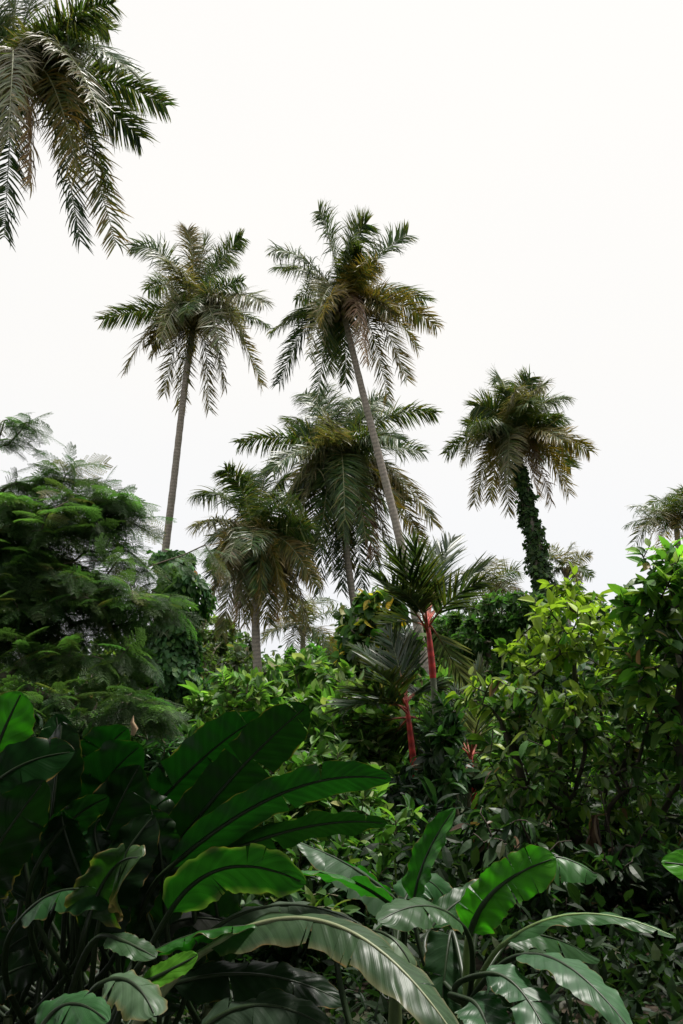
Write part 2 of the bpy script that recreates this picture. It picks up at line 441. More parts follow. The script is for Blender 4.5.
def coconut_palm(label, crown_px, D, tips, base, ctrl, L, seed, extra=8, nuts=7, tr=(.17, .21), group=None, wid=.055, pairs=150, kinds=None, lmax=1.15):
    r = np.random.default_rng(seed)
    crown = at(*crown_px, D)
    base = np.array(base, float)
    root = thing('coconut_palm', base, label, 'palm tree', group)
    # trunk
    ctrl = np.array(ctrl, float)
    nseg = 90
    tt = np.linspace(0, 1, nseg)
    P = bez(base, ctrl, crown - Z * .1, tt)
    wob = np.stack([np.sin(tt * 5 + seed) * .10, np.cos(tt * 4 + seed) * .1, 0 * tt], 1) * np.sin(tt * pi)[:, None]
    rad = np.interp(tt, [0, .04, .15, 1], [tr[1] * 1.6, tr[1] * 1.2, tr[1], tr[0]]) * (1 + .035 * np.sin(np.arange(nseg) * 2.1) + r.normal(0, .012, nseg))
    mb = MB(); tube(mb, P + wob, rad, 12, (.27, .235, .20))
    mb.build('trunk', M_PTRUNK, root)
    # fibrous crown base
    mb = MB()
    for i in range(16):
        a = i * 2.4; d = np.array([cos(a), sin(a), 0])
        p = crown + d * .1 - Z * (.1 + .025 * i)
        tube(mb, [p, p + d * .13 + Z * .3, p + d * .32 + Z * .42], [.09, .07, .02], 5, (.13, .10, .06))
    mb.build('crown_base', M_BARK, root)
    specs = []
    for i, tp in enumerate(tips):
        sg = tp[3] if len(tp) > 3 and tp[3] is not None else (1 if r.random() < .5 else -1)
        Lf = L * r.uniform(.92, 1.06)
        P2 = frond_to(crown, D, tp[0], tp[1], Lf, r, sg)
        kd = tp[2] if len(tp) > 2 and tp[2] else r.choice(['green', 'green', 'olive', 'dark'])
        specs.append((P2, kd))
    for i in range(extra):                                   # fill the crown all round
        a = i * 2.399 + seed; el = r.uniform(-50, 75)
        d = np.array([cos(a) * cos(radians(el)) , sin(a) * cos(radians(el)), sin(radians(el)) * .75])
        specs.append((crown + d * L * r.uniform(.68, .88), 'green' if el > 0 else r.choice(['olive', 'green', 'green', 'dark'])))
    for P2, kd in specs:
        d0 = nrm(P2 - crown)
        P0 = crown + d0 * np.array([.12, .12, .05])
        k = r.uniform(.85, 1.25)
        mbl, rbl = frond_mesh(P0, arch(P0, P2, r, k), P2, r, pairs=pairs, lmax=lmax * r.uniform(.88, 1.1), wid=wid, kind=kd, roll=r.normal(0, .25), twist=r.choice([-1, 1]) * r.uniform(.5, 1.35), stiff=r.uniform(0, .45))
        fr = mbl.build('frond', M_FROND, root, smooth=False)
        rbl.build('midrib', M_RACHIS, fr)
    for i in range(nuts):
        a = r.uniform(0, 2 * pi); p = crown + np.array([cos(a) * .33, sin(a) * .33, -.28 - r.uniform(0, .3)])
        mb = MB()
        th = np.linspace(-1, 1, 9)
        prof = np.sqrt(np.clip(1 - th ** 2, 0, 1)) * .12 + .003
        tube(mb, np.stack([p[0] + 0 * th, p[1] + 0 * th, p[2] + th * .155], 1), prof, 9, (.16, .15, .05) if i % 2 else (.14, .10, .05))
        mb.build('coconut', M_NUT, root)
    return root, P + wob

# ------------------------------------------------------------------ generic tree growth
def blob_points(blobs, n, r, shell=.45):
    vol = np.array([b[3] * b[4] * b[5] for b in blobs]) ** .8
    idx = r.choice(len(blobs), n, p=vol / vol.sum())
    out = []
    for i in idx:
        px, py, Y, rx, ry, rz = blobs[i][:6]
        c = at(px, py, Y)
        d = nrm(r.normal(size=3)); q = r.uniform(shell, 1) ** .6
        out.append(c + d * q * np.array([rx, ry, rz]))
    P = np.array(out)
    P[:, 2] = np.maximum(P[:, 2], .12)
    return P

def grow(points, trunks, r, step=.35, arch_k=.12, flat=0.0):
    """every point is joined by a curved twig to the nearest place on what has grown so far"""
    nodes = []; parent = []
    for tr in trunks:
        for i, p in enumerate(tr):
            nodes.append(np.array(p, float)); parent.append(len(nodes) - 2 if i else -1)
    N = np.zeros((len(nodes) + len(points) * 40, 3)); n = len(nodes)
    N[:n] = nodes
    par = list(parent)
    plen = np.zeros(len(N))
    for i in range(n):
        if par[i] >= 0: plen[i] = plen[par[i]] + np.linalg.norm(N[i] - N[par[i]])
    root = N[0]
    dist = np.linalg.norm(points - root, axis=1)
    order = np.argsort(dist)
    paths = []
    for oi in order:
        p = points[oi]
        v = p - N[:n]
        dd = np.linalg.norm(v, axis=1)
        cost = dd * (1 + .35 * (v[:, 2] < -0.1)) + .22 * plen[:n]
        j = int(np.argmin(cost))
        d = dd[j]
        if d < .03: continue
        m = max(2, min(30, int(d / step) + 1))
        c = N[j] + (p - N[j]) * .5 + Z * d * arch_k + r.normal(0, .10, 3) * d
        B = bez(N[j], c, p, np.linspace(0, 1, m + 1))
        ids = [j]
        for q in B[1:]:
            N[n] = q; par.append(ids[-1]); plen[n] = plen[ids[-1]] + np.linalg.norm(q - N[ids[-1]]); ids.append(n); n += 1
        paths.append(ids)
    # downstream load
    load = np.zeros(n)
    for ids in paths: load[ids[-1]] += 1
    for i in range(n - 1, -1, -1):
        if par[i] >= 0: load[par[i]] += load[i]
    return N[:n], par, load, paths

def draw_branches(mb, N, load, paths, trunks_idx, rt, ex=.46, c=(.16, .12, .09), k=5, maxr=None):
    rad = rt * np.maximum(load, 1) ** ex
    if maxr: rad = np.minimum(rad, maxr)
    for ids in trunks_idx:
        tube(mb, N[ids], rad[ids] * (1 + .05 * np.sin(np.arange(len(ids)))), 9, c)
    for ids in paths:
        rr = rad[ids].copy(); rr[0] = min(rr[0], rr[1] * 1.15)
        tube(mb, N[ids], rr, k, c)

def perp(D, r):
    a = r.normal(size=D.shape)
    return nrm(a - D * np.sum(a * D, -1, keepdims=True))

def leafy_tree(name, label, cat, trunks, blobs, nattr, r, per=9, ll=(.12, .2), lw=.5, cols=None, wts=None, mat=None, span=.35,
               droop=.35, rt=.006, bark=(.15, .12, .09), shell=.45, up=.9, out=.6, flat_spray=False, tmpl=None, group=None,
               crownname='crown', topbright=None, clump_jit=.25, maxr=None, extra_tips=None, twigs=True, updir=.0):
    """trunk and branches as one mesh, foliage as another; trunks: world polylines"""
    root = thing(name, trunks[0][0], label, cat, group)
    pts = blob_points(blobs, nattr, r, shell)
    if extra_tips is not None: pts = np.concatenate([pts, np.array(extra_tips)])
    dense = []
    for tr in trunks:
        tr = np.array(tr, float); seg = []
        for a, b in zip(tr[:-1], tr[1:]):
            m = max(2, int(np.linalg.norm(b - a) / .3)); seg += [a + (b - a) * i / m for i in range(m)]
        seg.append(tr[-1]); seg = np.array(seg); s = np.linspace(0, 1, len(seg))
        seg[1:-1] += (np.stack([np.sin(s * 9 + k * 2) for k in range(3)], 1) * .05)[1:-1]
        dense.append(seg)
    tid = []; o = 0
    for d in dense: tid.append(list(range(o, o + len(d)))); o += len(d)
    N, par, load, paths = grow(pts, dense, r)
    mb = MB(); draw_branches(mb, N, load, paths, tid, rt, c=bark, maxr=maxr)
    mb.build('trunk', M_BARK, root)
    # leaves near twig ends
    tips = []; dirs = []; spans = []
    for ids in paths:
        p = N[ids[-1]]; q = N[ids[-2]]
        tips.append(p); dirs.append(nrm(p - q)); spans.append(min(span, np.linalg.norm(p - N[ids[0]])))
    tips = np.array(tips); dirs = np.array(dirs); spans = np.array(spans)
    m = len(tips)
    cl = np.exp(r.normal(0, clump_jit, m))
    n = m * per
    ti = np.repeat(np.arange(m), per)
    u = np.tile(np.arange(per) / per, m) + r.uniform(0, 1 / per, n)
    O = tips[ti] - dirs[ti] * (spans[ti] * u)[:, None]
    D0 = dirs[ti]
    if flat_spray:
        hor = nrm(np.cross(D0, Z)) * np.where(np.tile(np.arange(per), m) % 2 == 0, 1, -1)[:, None]
        fw = np.cos(np.radians(20 + 45 * u))[:, None]
        D = nrm(D0 * np.array([1, 1, .4]) * fw + hor * np.sqrt(1 - fw ** 2) + r.normal(0, .3, (n, 3)) - Z * droop * r.uniform(0, 2.2, (n, 1)))
        Nn = nrm(Z + r.normal(0, .4, (n, 3)))
    else:
        D = nrm(D0 * (1 - out) + perp(D0, r) * out * (0.4 + u)[:, None] + Z * updir - Z * droop * r.uniform(.3, 1.3, (n, 1)))
        Nn = nrm(Z * up + r.normal(0, .45, (n, 3)))
    L_ = r.uniform(ll[0], ll[1], n) * np.exp(r.normal(0, .18, n))
    C = palette(cols, wts, n, r) * cl[ti][:, None]
    if topbright is not None:                                # light from above painted as paler colour on the upper leaves
        zc, zs, colr, p = topbright
        pr_ = 1 / (1 + np.exp(-(O[:, 2] - zc) / zs)) * p
        mk = r.random(n) < pr_
        C[mk] = np.array(colr) * np.exp(r.normal(0, .2, (mk.sum(), 1)))
    mbf = MB()
    if tmpl is not None:
        mbf.stamp(tmpl, O, D, Nn, L_, L_ * (1 if flat_spray else lw), C)
    else:
        which = r.integers(0, len(TL), n)
        for w in range(len(TL)):
            k = which == w
            mbf.stamp(TL[w], O[k], D[k], Nn[k], L_[k], (L_ * lw)[k] * r.uniform(.8, 1.2, k.sum()), C[k])
    mbf.build(crownname, mat or M_LEAF, root, smooth=False)
    return root

# ------------------------------------------------------------------ paddle leaves (heliconia, banana)
def bezctrl(P0, M, P2): return 2 * M - (P0 + P2) / 2

def paddle(root, base, p0, mid, tip, width, N, r, colr=(.03, .11, .018), fold=.25, droop=.25, ruffle=.05, tears=3, blunt=.6, edge=None, label=None, stem_r=.0095, stemc=(.018, .036, .011), bend=None, ribc=None):
    P0, P2 = np.array(p0), np.array(tip); P1 = bezctrl(P0, np.array(mid), P2)
    N = nrm(N)
    L = np.linalg.norm(P2 - P0) * 1.05
    mb = MB()
    ph = r.uniform(0, 6, 4)
    nu = 9
    def prof(t):
        return np.clip(t / .16, 0, 1) ** .62 * np.clip(1 - np.clip((t - blunt) / (1 - blunt), 0, 1) ** 2.3, 0, 1) ** .62
    for s in (-1, 1):
        cuts = np.sort(np.concatenate([[0, 1], r.uniform(.12, .93, tears)]))
        for a, b in zip(cuts[:-1], cuts[1:]):
            n = max(4, int((b - a) * 64))
            t = np.linspace(a, b, n); tc = (a + b) / 2
            u = np.linspace(0, 1, nu)
            tu = tc + (t[:, None] - tc) * (1 - (.06 if tears else 0) * u[None] ** 1.5)      # n,nu
            sh = np.clip(tu + .05 * u[None] * (1 - tu), 0, 1)                                 # veins sweep forward
            flat = sh.ravel()
            B = bez(P0, P1, P2, flat); T = bezt(P0, P1, P2, flat)
            side = nrm(np.cross(T, N)); nn = np.cross(side, T)
            w = prof(flat) * width * .5
            U = np.broadcast_to(u, (n, nu)).ravel()
            fa = fold + r.normal(0, .10) + (.05 * (b - a < .3)) * r.normal()
            jag = 1 + .03 * np.sin(flat * 47 + ph[0] + s) * U + .02 * np.sin(flat * 91 + ph[1]) * U
            lat = side * s * np.cos(fa) + nn * np.sin(fa)
            V = B + lat * (w * U * jag)[:, None]
            ruf = ruffle * width * (np.sin(flat * 34 + ph[2] + s * 2) * .6 + np.sin(flat * 19 + ph[3]) * .7) * U ** 2.2 * np.clip(prof(flat), .1, 1)
            V = V + nn * ruf[:, None] - Z * (droop * w * U ** 2)[:, None]
            V = V + nn * (.0022 * np.sin(flat * L * 75) * np.sin(U * pi))[:, None]
            i = np.arange(n - 1)[:, None] * nu; j = np.arange(nu - 1)[None]
            q = np.stack([i + j, i + j + 1, i + nu + j + 1, i + nu + j], -1).reshape(-1, 4)
            if s > 0: q = q[:, ::-1]
            c = np.array(colr) * np.exp(r.normal(0, .07)) * np.ones((len(V), 3))
            if edge is not None:
                f = (np.clip(U - .8, 0, 1) / .2)[:, None] * .8
                c = c * (1 - f) + np.array(edge) * f
            mb.add(V, None, q, c, np.stack([flat * L, U * s], 1))
    lf = mb.build('leaf', M_PADDLE, root)
    if label: lf['label'] = label
    sb = MB()
    base = np.array(base)
    tt = np.linspace(0, 1, 14)
    d0 = nrm(P1 - P0)
    c = P0 - d0 * np.linalg.norm(P0 - base) * .28
    A = bez(base, c, P0, tt)
    B = bez(P0, P1, P2, np.linspace(0, .97, 26)); T = bezt(P0, P1, P2, np.linspace(0, .97, 26))
    nn = np.cross(nrm(np.cross(T, N)), T)
    rr = np.concatenate([np.linspace(stem_r * 1.25, stem_r, 14)[:-1], np.linspace(stem_r, .0025, 26)])
    Pm = np.concatenate([A[:-1], B - nn * (rr[13:] * .2)[:, None]])
    cc = np.tile(np.array(stemc, float), (len(rr), 1))
    if ribc is not None: cc[13:] = ribc
    tube(sb, Pm, rr, 7, cc)
    sb.build('stalk', M_STEM, lf)
    return lf

def pseudostem(root, pts, r0, r1, c=(.09, .12, .05)):
    mb = MB(); n = 14; tt = np.linspace(0, 1, n)
    pts = np.array(pts, float)
    tube(mb, bez(pts[0], pts[1], pts[2], tt), np.linspace(r0, r1, n), 10, c)
    mb.build('stem', M_STEM, root)

exec_parts = True
# ================================================================== THE SETTING
def make_ground():
    n = 120
    # graded grid: fine near the camera, coarse towards the horizon
    g = np.sign(np.linspace(-1, 1, n)) * np.abs(np.linspace(-1, 1, n)) ** 3 * 900
    X, Y = np.meshgrid(g, g + 0.0)
    Zz = .10 * np.sin(X * .9 + 1) * np.cos(Y * .7) + .05 * np.sin(X * 2.3) * np.sin(Y * 2.9) - .05
    V = np.stack([X, Y, Zz], -1).reshape(-1, 3)
    i = np.arange(n - 1)[:, None] * n; j = np.arange(n - 1)[None]
    q = np.stack([i + j, i + j + 1, i + n + j + 1, i + n + j], -1).reshape(-1, 4)
    m = bpy.data.materials.new('soil'); m.use_nodes = True
    t = m.node_tree; pr = t.nodes['Principled BSDF']; L = t.links.new; Nn = t.nodes.new
    geo = Nn('ShaderNodeNewGeometry')
    nz = Nn('ShaderNodeTexNoise'); nz.inputs['Scale'].default_value = 6; nz.inputs['Detail'].default_value = 8; L(geo.outputs['Position'], nz.inputs['Vector'])
    n2 = Nn('ShaderNodeTexNoise'); n2.inputs['Scale'].default_value = .35; n2.inputs['Detail'].default_value = 5; L(geo.outputs['Position'], n2.inputs['Vector'])
    cr = Nn('ShaderNodeValToRGB'); cr.color_ramp.elements[0].position = .35; cr.color_ramp.elements[0].color = (.022, .016, .010, 1)
    cr.color_ramp.elements[1].position = .7; cr.color_ramp.elements[1].color = (.075, .055, .032, 1); L(nz.outputs['Fac'], cr.inputs['Fac'])
    c2 = Nn('ShaderNodeValToRGB'); c2.color_ramp.elements[0].position = .45; c2.color_ramp.elements[0].color = (0, 0, 0, 1)
    c2.color_ramp.elements[1].position = .6; c2.color_ramp.elements[1].color = (1, 1, 1, 1); L(n2.outputs['Fac'], c2.inputs['Fac'])
    mx = Nn('ShaderNodeMix'); mx.data_type = 'RGBA'; L(c2.outputs['Color'], mx.inputs['Factor']); L(cr.outputs['Color'], mx.inputs['A']); mx.inputs['B'].default_value = (.03, .05, .018, 1)
    L(mx.outputs['Result'], pr.inputs['Base Color']); pr.inputs['Roughness'].default_value = .95
    bp = Nn('ShaderNodeBump'); bp.inputs['Strength'].default_value = .8; bp.inputs['Distance'].default_value = .05; L(nz.outputs['Fac'], bp.inputs['Height']); L(bp.outputs['Normal'], pr.inputs['Normal'])
    mb = MB(); mb.add(V, None, q); o = mb.build('ground', m)
    tag(o, kind='structure')
make_ground()

# ================================================================== COCONUT PALMS
G = None
def bp(px, Y): p = at(px, 700, Y); return (p[0], Y, 0.0)

# palm at the left of the middle distance, tall bowed bare trunk
PA = coconut_palm('tall coconut palm with a bare slightly bowed trunk rising behind the feathery tree', (195, 316), 42,
    [(133, 246, 'green'), (188, 230, 'olive', 1), (242, 238, 'green'), (264, 303, 'pale'), (103, 320, 'green'), (125, 371, 'olive'), (164, 394, 'olive', -1), (180, 408, 'olive', 1),
     (209, 410, 'olive', 1), (262, 385, 'olive'), (244, 336, 'pale', -1), (205, 242, 'green', 1), (168, 262, 'pale', -1), (225, 388, 'olive', -1), (160, 340, 'pale', -1), (221, 348, 'pale', -1), (232, 262, 'green', 1), (148, 290, 'green', 1)],
    (at(150, 700, 42)[0], 42, 0), (at(158, 560, 42)[0], 42, 9.0), 4.3, 11, extra=8, tr=(.15, .20))[1]
coconut_palm('tallest coconut palm in the middle with yellowing fronds and a long curved leaning trunk', (343, 308), 34,
    [(319, 211, 'green'), (366, 224, 'green', 1), (407, 235, 'green'), (274, 250, 'green'), (277, 268, 'green', 1), (272, 332, 'green'), (279, 384, 'dark'), (316, 412, 'green', 1), (436, 326, 'olive'), (407, 380, 'olive'),
     (388, 399, 'olive', 1), (367, 364, 'brown', -1), (309, 357, 'pale', -1), (346, 385, 'green', 1), (378, 262, 'olive', -1), (417, 348, 'olive', -1), (322, 318, 'yellow', -1), (296, 300, 'green', 1), (392, 300, 'olive', 1), (350, 240, 'green', -1), (330, 372, 'green', 1), (425, 300, 'green', 1)],
    (at(440, 700, 34)[0], 34, 0), (at(397, 520, 34)[0] + .2, 34, 7.4), 3.7, 12, extra=7, nuts=9, tr=(.12, .19), lmax=1.0, wid=.048)
coconut_palm('broad dark coconut palm standing between the leaning trunk and the short tan palm', (340, 466), 41,
    [(303, 394, 'green', 1), (322, 390, 'green'), (356, 400, 'green', 1), (434, 413, 'green'), (422, 452, 'green'), (434, 524, 'olive'), (422, 546, 'olive', 1), (239, 443, 'green'), (272, 470, 'green', -1), (299, 527, 'pale', -1),
     (272, 556, 'olive', -1), (307, 556, 'green', 1), (319, 594, 'dark', 1), (344, 540, 'green', -1), (373, 556, 'brown', -1), (344, 585, 'dark', 1), (377, 570, 'dark', 1), (405, 523, 'olive', -1), (288, 420, 'green', 1), (385, 398, 'green', 1), (400, 440, 'green', -1), (330, 420, 'pale', -1), (288, 500, 'pale', -1), (362, 588, 'dark', -1), (332, 572, 'green', -1), (350, 566, 'olive', -1), (366, 540, 'green', -1), (320, 548, 'green', -1), (342, 592, 'dark', -1), (390, 560, 'olive', 1), (290, 560, 'olive', 1), (345, 520, 'green', -1)],
    (at(372, 700, 41)[0], 41, 0), (at(352, 600, 41)[0], 41, 5.6), 4.8, 13, extra=9, tr=(.14, .19), lmax=1.25, wid=.062)
coconut_palm('short coconut palm with tan drooping fronds hanging round a pale straight trunk', (256, 542), 38,
    [(196, 495, 'green'), (225, 470, 'green'), (243, 474, 'green', 1), (268, 466, 'green'), (196, 525, 'pale'), (215, 573, 'olive', -1), (205, 622, 'olive'), (222, 634, 'pale', -1), (237, 614, 'brown', -1), (307, 626, 'olive'), (290, 618, 'olive', -1),
     (315, 585, 'olive'), (315, 545, 'green'), (275, 620, 'brown', 1), (240, 600, 'pale', -1), (298, 500, 'green'), (285, 480, 'green', 1), (228, 560, 'pale', -1), (245, 625, 'olive', 1), (280, 590, 'olive', -1), (262, 600, 'olive', -1), (212, 600, 'olive', 1), (250, 618, 'olive', -1), (268, 622, 'olive', -1), (225, 600, 'pale', -1), (258, 590, 'green', -1), (290, 600, 'olive', 1), (238, 628, 'olive', 1)],
    (at(261, 700, 38)[0], 38, 0), (at(260, 620, 38)[0], 38, 3.0), 3.9, 14, extra=9, tr=(.16, .21))
IV = coconut_palm('coconut palm leaning left on a thick trunk wrapped in ivy', (513, 440), 46,
    [(447, 453, 'green'), (463, 460, 'pale', -1), (473, 425, 'green'), (498, 382, 'green'), (530, 378, 'green'), (567, 397, 'green'), (565, 419, 'green', 1), (589, 451, 'olive'), (571, 467, 'green'), (569, 493, 'yellow', -1), (552, 504, 'brown', -1),
     (474, 504, 'olive'), (508, 512, 'olive', 1), (508, 484, 'pale', -1), (563, 441, 'olive', -1), (545, 385, 'pale', -1), (515, 392, 'pale', -1), (490, 500, 'olive', 1), (538, 496, 'brown', 1), (485, 410, 'green', 1), (545, 400, 'green', 1)],
    (at(572, 700, 46)[0], 46, 0), (at(548, 570, 46)[0], 46, 7.0), 4.0, 15, extra=8, tr=(.22, .32))[1]
coconut_palm('nearest coconut palm whose huge dark crown fills the top left corner', (8, 84), 21,
    [(113, 4, 'green'), (108, 30, 'green', 1), (166, 106, 'green', 1), (140, 138, 'dark', 1), (100, 112, 'pale', -1), (109, 188, 'green', 1), (116, 246, 'olive', 1), (80, 242, 'dark', 1), (78, 172, 'olive', -1), (4, 238, 'dark', 1), (30, 186, 'brown', -1),
     (50, -30, 'green'), (20, -50, 'green'), (-60, -30, 'green'), (-110, 40, 'green'), (-120, 130, 'green'), (-90, 200, 'olive'), (-40, 240, 'dark'), (8, 140, 'pale', -1), (128, 70, 'green', -1)],
    (-16, 22, 0), (-12, 21.5, 9), 3.9, 16, extra=2, nuts=9, wid=.046, pairs=180, lmax=1.0, tr=(.16, .2))
coconut_palm('small far coconut palm at the right edge above the cacao leaves', (676, 521), 64,
    [(635, 512, 'green'), (632, 549, 'green'), (667, 495, 'green'), (652, 505, 'green'), (650, 540, 'olive'), (690, 495, 'green'), (712, 515, 'green'), (716, 545, 'olive'), (660, 552, 'olive'), (690, 556, 'olive'), (645, 530, 'pale')],
    (at(684, 700, 64)[0], 64, 0), (at(682, 600, 64)[0], 64, 7), 4.2, 17, extra=12, nuts=3, pairs=44, wid=.07, tr=(.2, .25))
coconut_palm('far pale coconut palm half hidden left of the ivy wrapped trunk', (493, 588), 62,
    [(462, 575, 'pale'), (478, 562, 'pale'), (500, 560, 'pale'), (520, 575, 'green'), (455, 600, 'green'), (468, 612, 'green'), (522, 602, 'pale'), (508, 618, 'olive')],
    (at(495, 700, 62)[0], 62, 0), (at(494, 650, 62)[0], 62, 4), 3.4, 18, extra=6, nuts=0, pairs=44, wid=.06)
coconut_palm('far coconut palm just right of the ivy wrapped trunk', (566, 570), 60,
    [(535, 552, 'green'), (590, 555, 'pale'), (592, 578, 'green'), (572, 545, 'pale'), (548, 547, 'pale'), (532, 575, 'green'), (585, 600, 'green'), (545, 600, 'green')],
    (at(572, 700, 60)[0], 60, 0), (at(570, 640, 60)[0], 60, 4), 2.6, 19, extra=5, nuts=0, pairs=44, wid=.06, lmax=.7)
coconut_palm('low far coconut palm with pale arching fronds behind the short tan palm', (303, 630), 58,
    [(345, 610, 'green'), (330, 600, 'green'), (282, 600, 'pale'), (262, 640, 'pale'), (312, 598, 'pale'), (290, 668, 'pale'), (335, 650, 'olive'), (275, 620, 'yellow')],
    (at(305, 700, 58)[0], 58, 0), (at(304, 680, 58)[0], 58, 2), 3.2, 20, extra=5, nuts=0, pairs=44, wid=.06)

# ivy on the leaning trunk
def ivy():
    r = np.random.default_rng(5)
    root = thing('ivy', IV[0], 'dense ivy wrapped round the leaning trunk of the right hand palm', 'ivy')
    m = 9000; k = r.uniform(.0, .93, m)
    idx = k * (len(IV) - 1); i = idx.astype(int); f = (idx - i)[:, None]
    C = IV[i] * (1 - f) + IV[np.minimum(i + 1, len(IV) - 1)] * f
    a = r.uniform(0, 2 * pi, m)
    bulge = np.interp(k, [0, .3, .6, .8, .93], [.95, .8, .55, .42, .25]) * (1 + .22 * np.sin(k * 40 + a) + .18 * np.sin(k * 90 + 2 * a))
    kp = (np.sin(k * 37 + a * 2) + np.sin(k * 61 - a * 3) + r.normal(0, .6, m)) > np.interp(k, [0, .5, 1], [-3, -1.2, -.4])
    k, a, C, bulge = k[kp], a[kp], C[kp], bulge[kp]; m = len(k)
    d = np.stack([np.cos(a), np.sin(a), 0 * a], 1)
    O = C + d * (bulge * r.uniform(.6, 1, m))[:, None]
    D = nrm(d * .5 - Z * .7 + r.normal(0, .45, (m, 3))); Nn = nrm(d + Z * .5 + r.normal(0, .3, (m, 3)))
    L_ = r.uniform(.10, .34, m)
    mb = MB(); mb.stamp(TSMALL, O, D, Nn, L_, L_ * .8, palette([(.045, .085, .03), (.06, .11, .03), (.03, .06, .025)], [2, 1, 1], m, r))
    mb.build('leaves', M_VINE, root, smooth=False)
    mb = MB()
    for s in range(5):
        q = np.linspace(0, .9, 60); ii = (q * (len(IV) - 1)).astype(int); aa = q * 9 + s * 1.3
        tube(mb, IV[ii] + np.stack([np.cos(aa), np.sin(aa), 0 * aa], 1) * .30, .03, 5, (.14, .11, .08))
    mb.build('stem', M_BARK, root)
ivy()

# ================================================================== LIPSTICK PALMS
def lipstick_palm(label, base, shaft0, shaft1, Y, tips, seed, L=1.5):
    r = np.random.default_rng(seed)
    s0, s1 = at(*shaft0, Y), at(*shaft1, Y)
    b = np.array([base[0], base[1], 0.0]) if base is not None else np.array([s0[0] - (s1[0]-s0[0])*.6, Y, 0])
    root = thing('lipstick_palm', b, label, 'palm tree')
    mb = MB(); tube(mb, bez(b, s0 - (s1 - s0) * .8, s0, np.linspace(0, 1, 24)), np.linspace(.05, .04, 24), 9, (.16, .17, .12)); mb.build('trunk', M_PTRUNK, root)
    mb = MB(); n = 16; tt = np.linspace(0, 1, n)
    c = np.array([.42, .020, .016])[None] * (1 - .35 * tt[:, None]) + np.array([.20, .045, .035])[None] * .35 * tt[:, None]
    tube(mb, bez(s0, (s0 + s1) / 2 + np.array([.01, 0, 0]), s1, tt), np.interp(tt, [0, .1, .5, 1], [.042, .047, .040, .024]), 10, c)
    mb.build('crownshaft', M_SHAFT, root)
    for tp in tips:
        kd = tp[2] if len(tp) > 2 and tp[2] else 'dark'
        sg = tp[3] if len(tp) > 3 else (1 if r.random() < .5 else -1)
        P0 = s1 - (s1 - s0) * r.uniform(0, .25)
        P2 = frond_to(s1, Y, tp[0], tp[1], L * r.uniform(.9, 1.1), r, sg)
        v = P2 - P0; Ll = np.linalg.norm(v)
        P1 = P0 + v * .45 + Z * .10 * Ll + np.array([-v[0], -v[1], 0]) * .08
        # red leaf stalks showing at the base
        sd = None
        mbl, rbl = frond_mesh(P0, P1, P2, r, pairs=40, lmax=.56, wid=.034, kind=kd, stiff=.85, start=.24, twist=r.normal(0, .6), fwd=(44, 12), lift=20)
        fr = mbl.build('frond', M_FROND, root, smooth=False)
        rb = MB(); q = np.linspace(0, 1, 14)
        cc = np.array([.42, .05, .035])[None] * np.clip(1 - q * 2.2, 0, 1)[:, None] + np.array([.08, .11, .04])[None] * np.clip(q * 2.2, 0, 1)[:, None]
        tube(rb, bez(P0, P1, P2, q), np.linspace(.016, .003, 14), 5, cc)
        rbl = rb.build('midrib', M_SHAFT, fr)
lipstick_palm('upper red stemmed palm with stiff dark fronds fanned against the sky', None, (433, 678), (427, 620), 11.6,
    [(373, 574, None, -1), (392, 548), (413, 542), (432, 548), (452, 540), (486, 566, None, 1), (480, 582, None, -1), (400, 590, None, -1), (468, 690, 'blue', 1), (462, 600, None, 1), (385, 625, None, 1), (412, 562, None, 1), (440, 560, None, 1)], 31, L=1.6)
lipstick_palm('lower red stemmed palm with blade fronds left of centre in the shade', None, (416, 786), (406, 700), 11.7,
    [(358, 648, None, 1), (388, 632, None, 1), (405, 632, None, 1), (338, 710, None, -1), (345, 738, None, 1), (436, 690, None, 1), (450, 740, None, 1), (440, 690), (372, 668, None, -1), (372, 768, None, 1), (352, 690), (425, 780, None, 1)], 32, L=1.5)
lipstick_palm('dark red stemmed palm lowest on the right beside the cacao leaves', None, (476, 820), (470, 752), 12.0,
    [(436, 700), (455, 690, None, 1), (478, 668, None, 1), (500, 700), (430, 770, None, -1), (425, 735, None, 1), (505, 760, None, 1), (452, 800, None, -1), (490, 690, 'blue')], 33, L=1.35)

# ================================================================== BACKGROUND TREES
r = np.random.default_rng(40)
GREEN = [(.045, .10, .028), (.03, .07, .022), (.07, .13, .03)]
def bg_tree(name, label, px, Y, top, w, seed, cols=GREEN, wts=(3, 2, 1), n=170, per=38, ll=(.2, .36), mat=None, group=None, low=700):
    rr = np.random.default_rng(seed)
    c = at(px, top, Y); htop = c[2]; x = c[0]
    b = (x, Y, 0.0)
    blobs = []
    for i in range(9):
        q = rr.uniform(-1, 1)
        py = rr.uniform(top + 12, low)
        blobs.append((px + q * w * (.45 + .5 * (py - top) / (low - top)), py + abs(q) * 8, Y + rr.uniform(-2, 2), 1.3 * Y / 45, 1.3, .9 * Y / 45))
    return leafy_tree(name, label, 'tree', [[b, (x + .2, Y, htop * .4), (x, Y, htop * .7)]], blobs, n, rr, per=per, ll=ll, lw=.42, cols=cols, wts=wts, mat=mat or M_DULL, span=.9, rt=.02, droop=.3, group=group, tmpl=TSMALL)
bg_tree('bushy_tree', 'grey green bushy tree left of the pale straight trunk', 222, 50, 622, 26, 41, cols=[(.07, .105, .04), (.10, .13, .05)], wts=(2, 1), n=220)
bg_tree('bushy_tree', 'bright green rounded tree right of the pale straight trunk', 302, 44, 640, 34, 42, cols=[(.05, .13, .025), (.08, .17, .03)], wts=(2, 1), n=240)
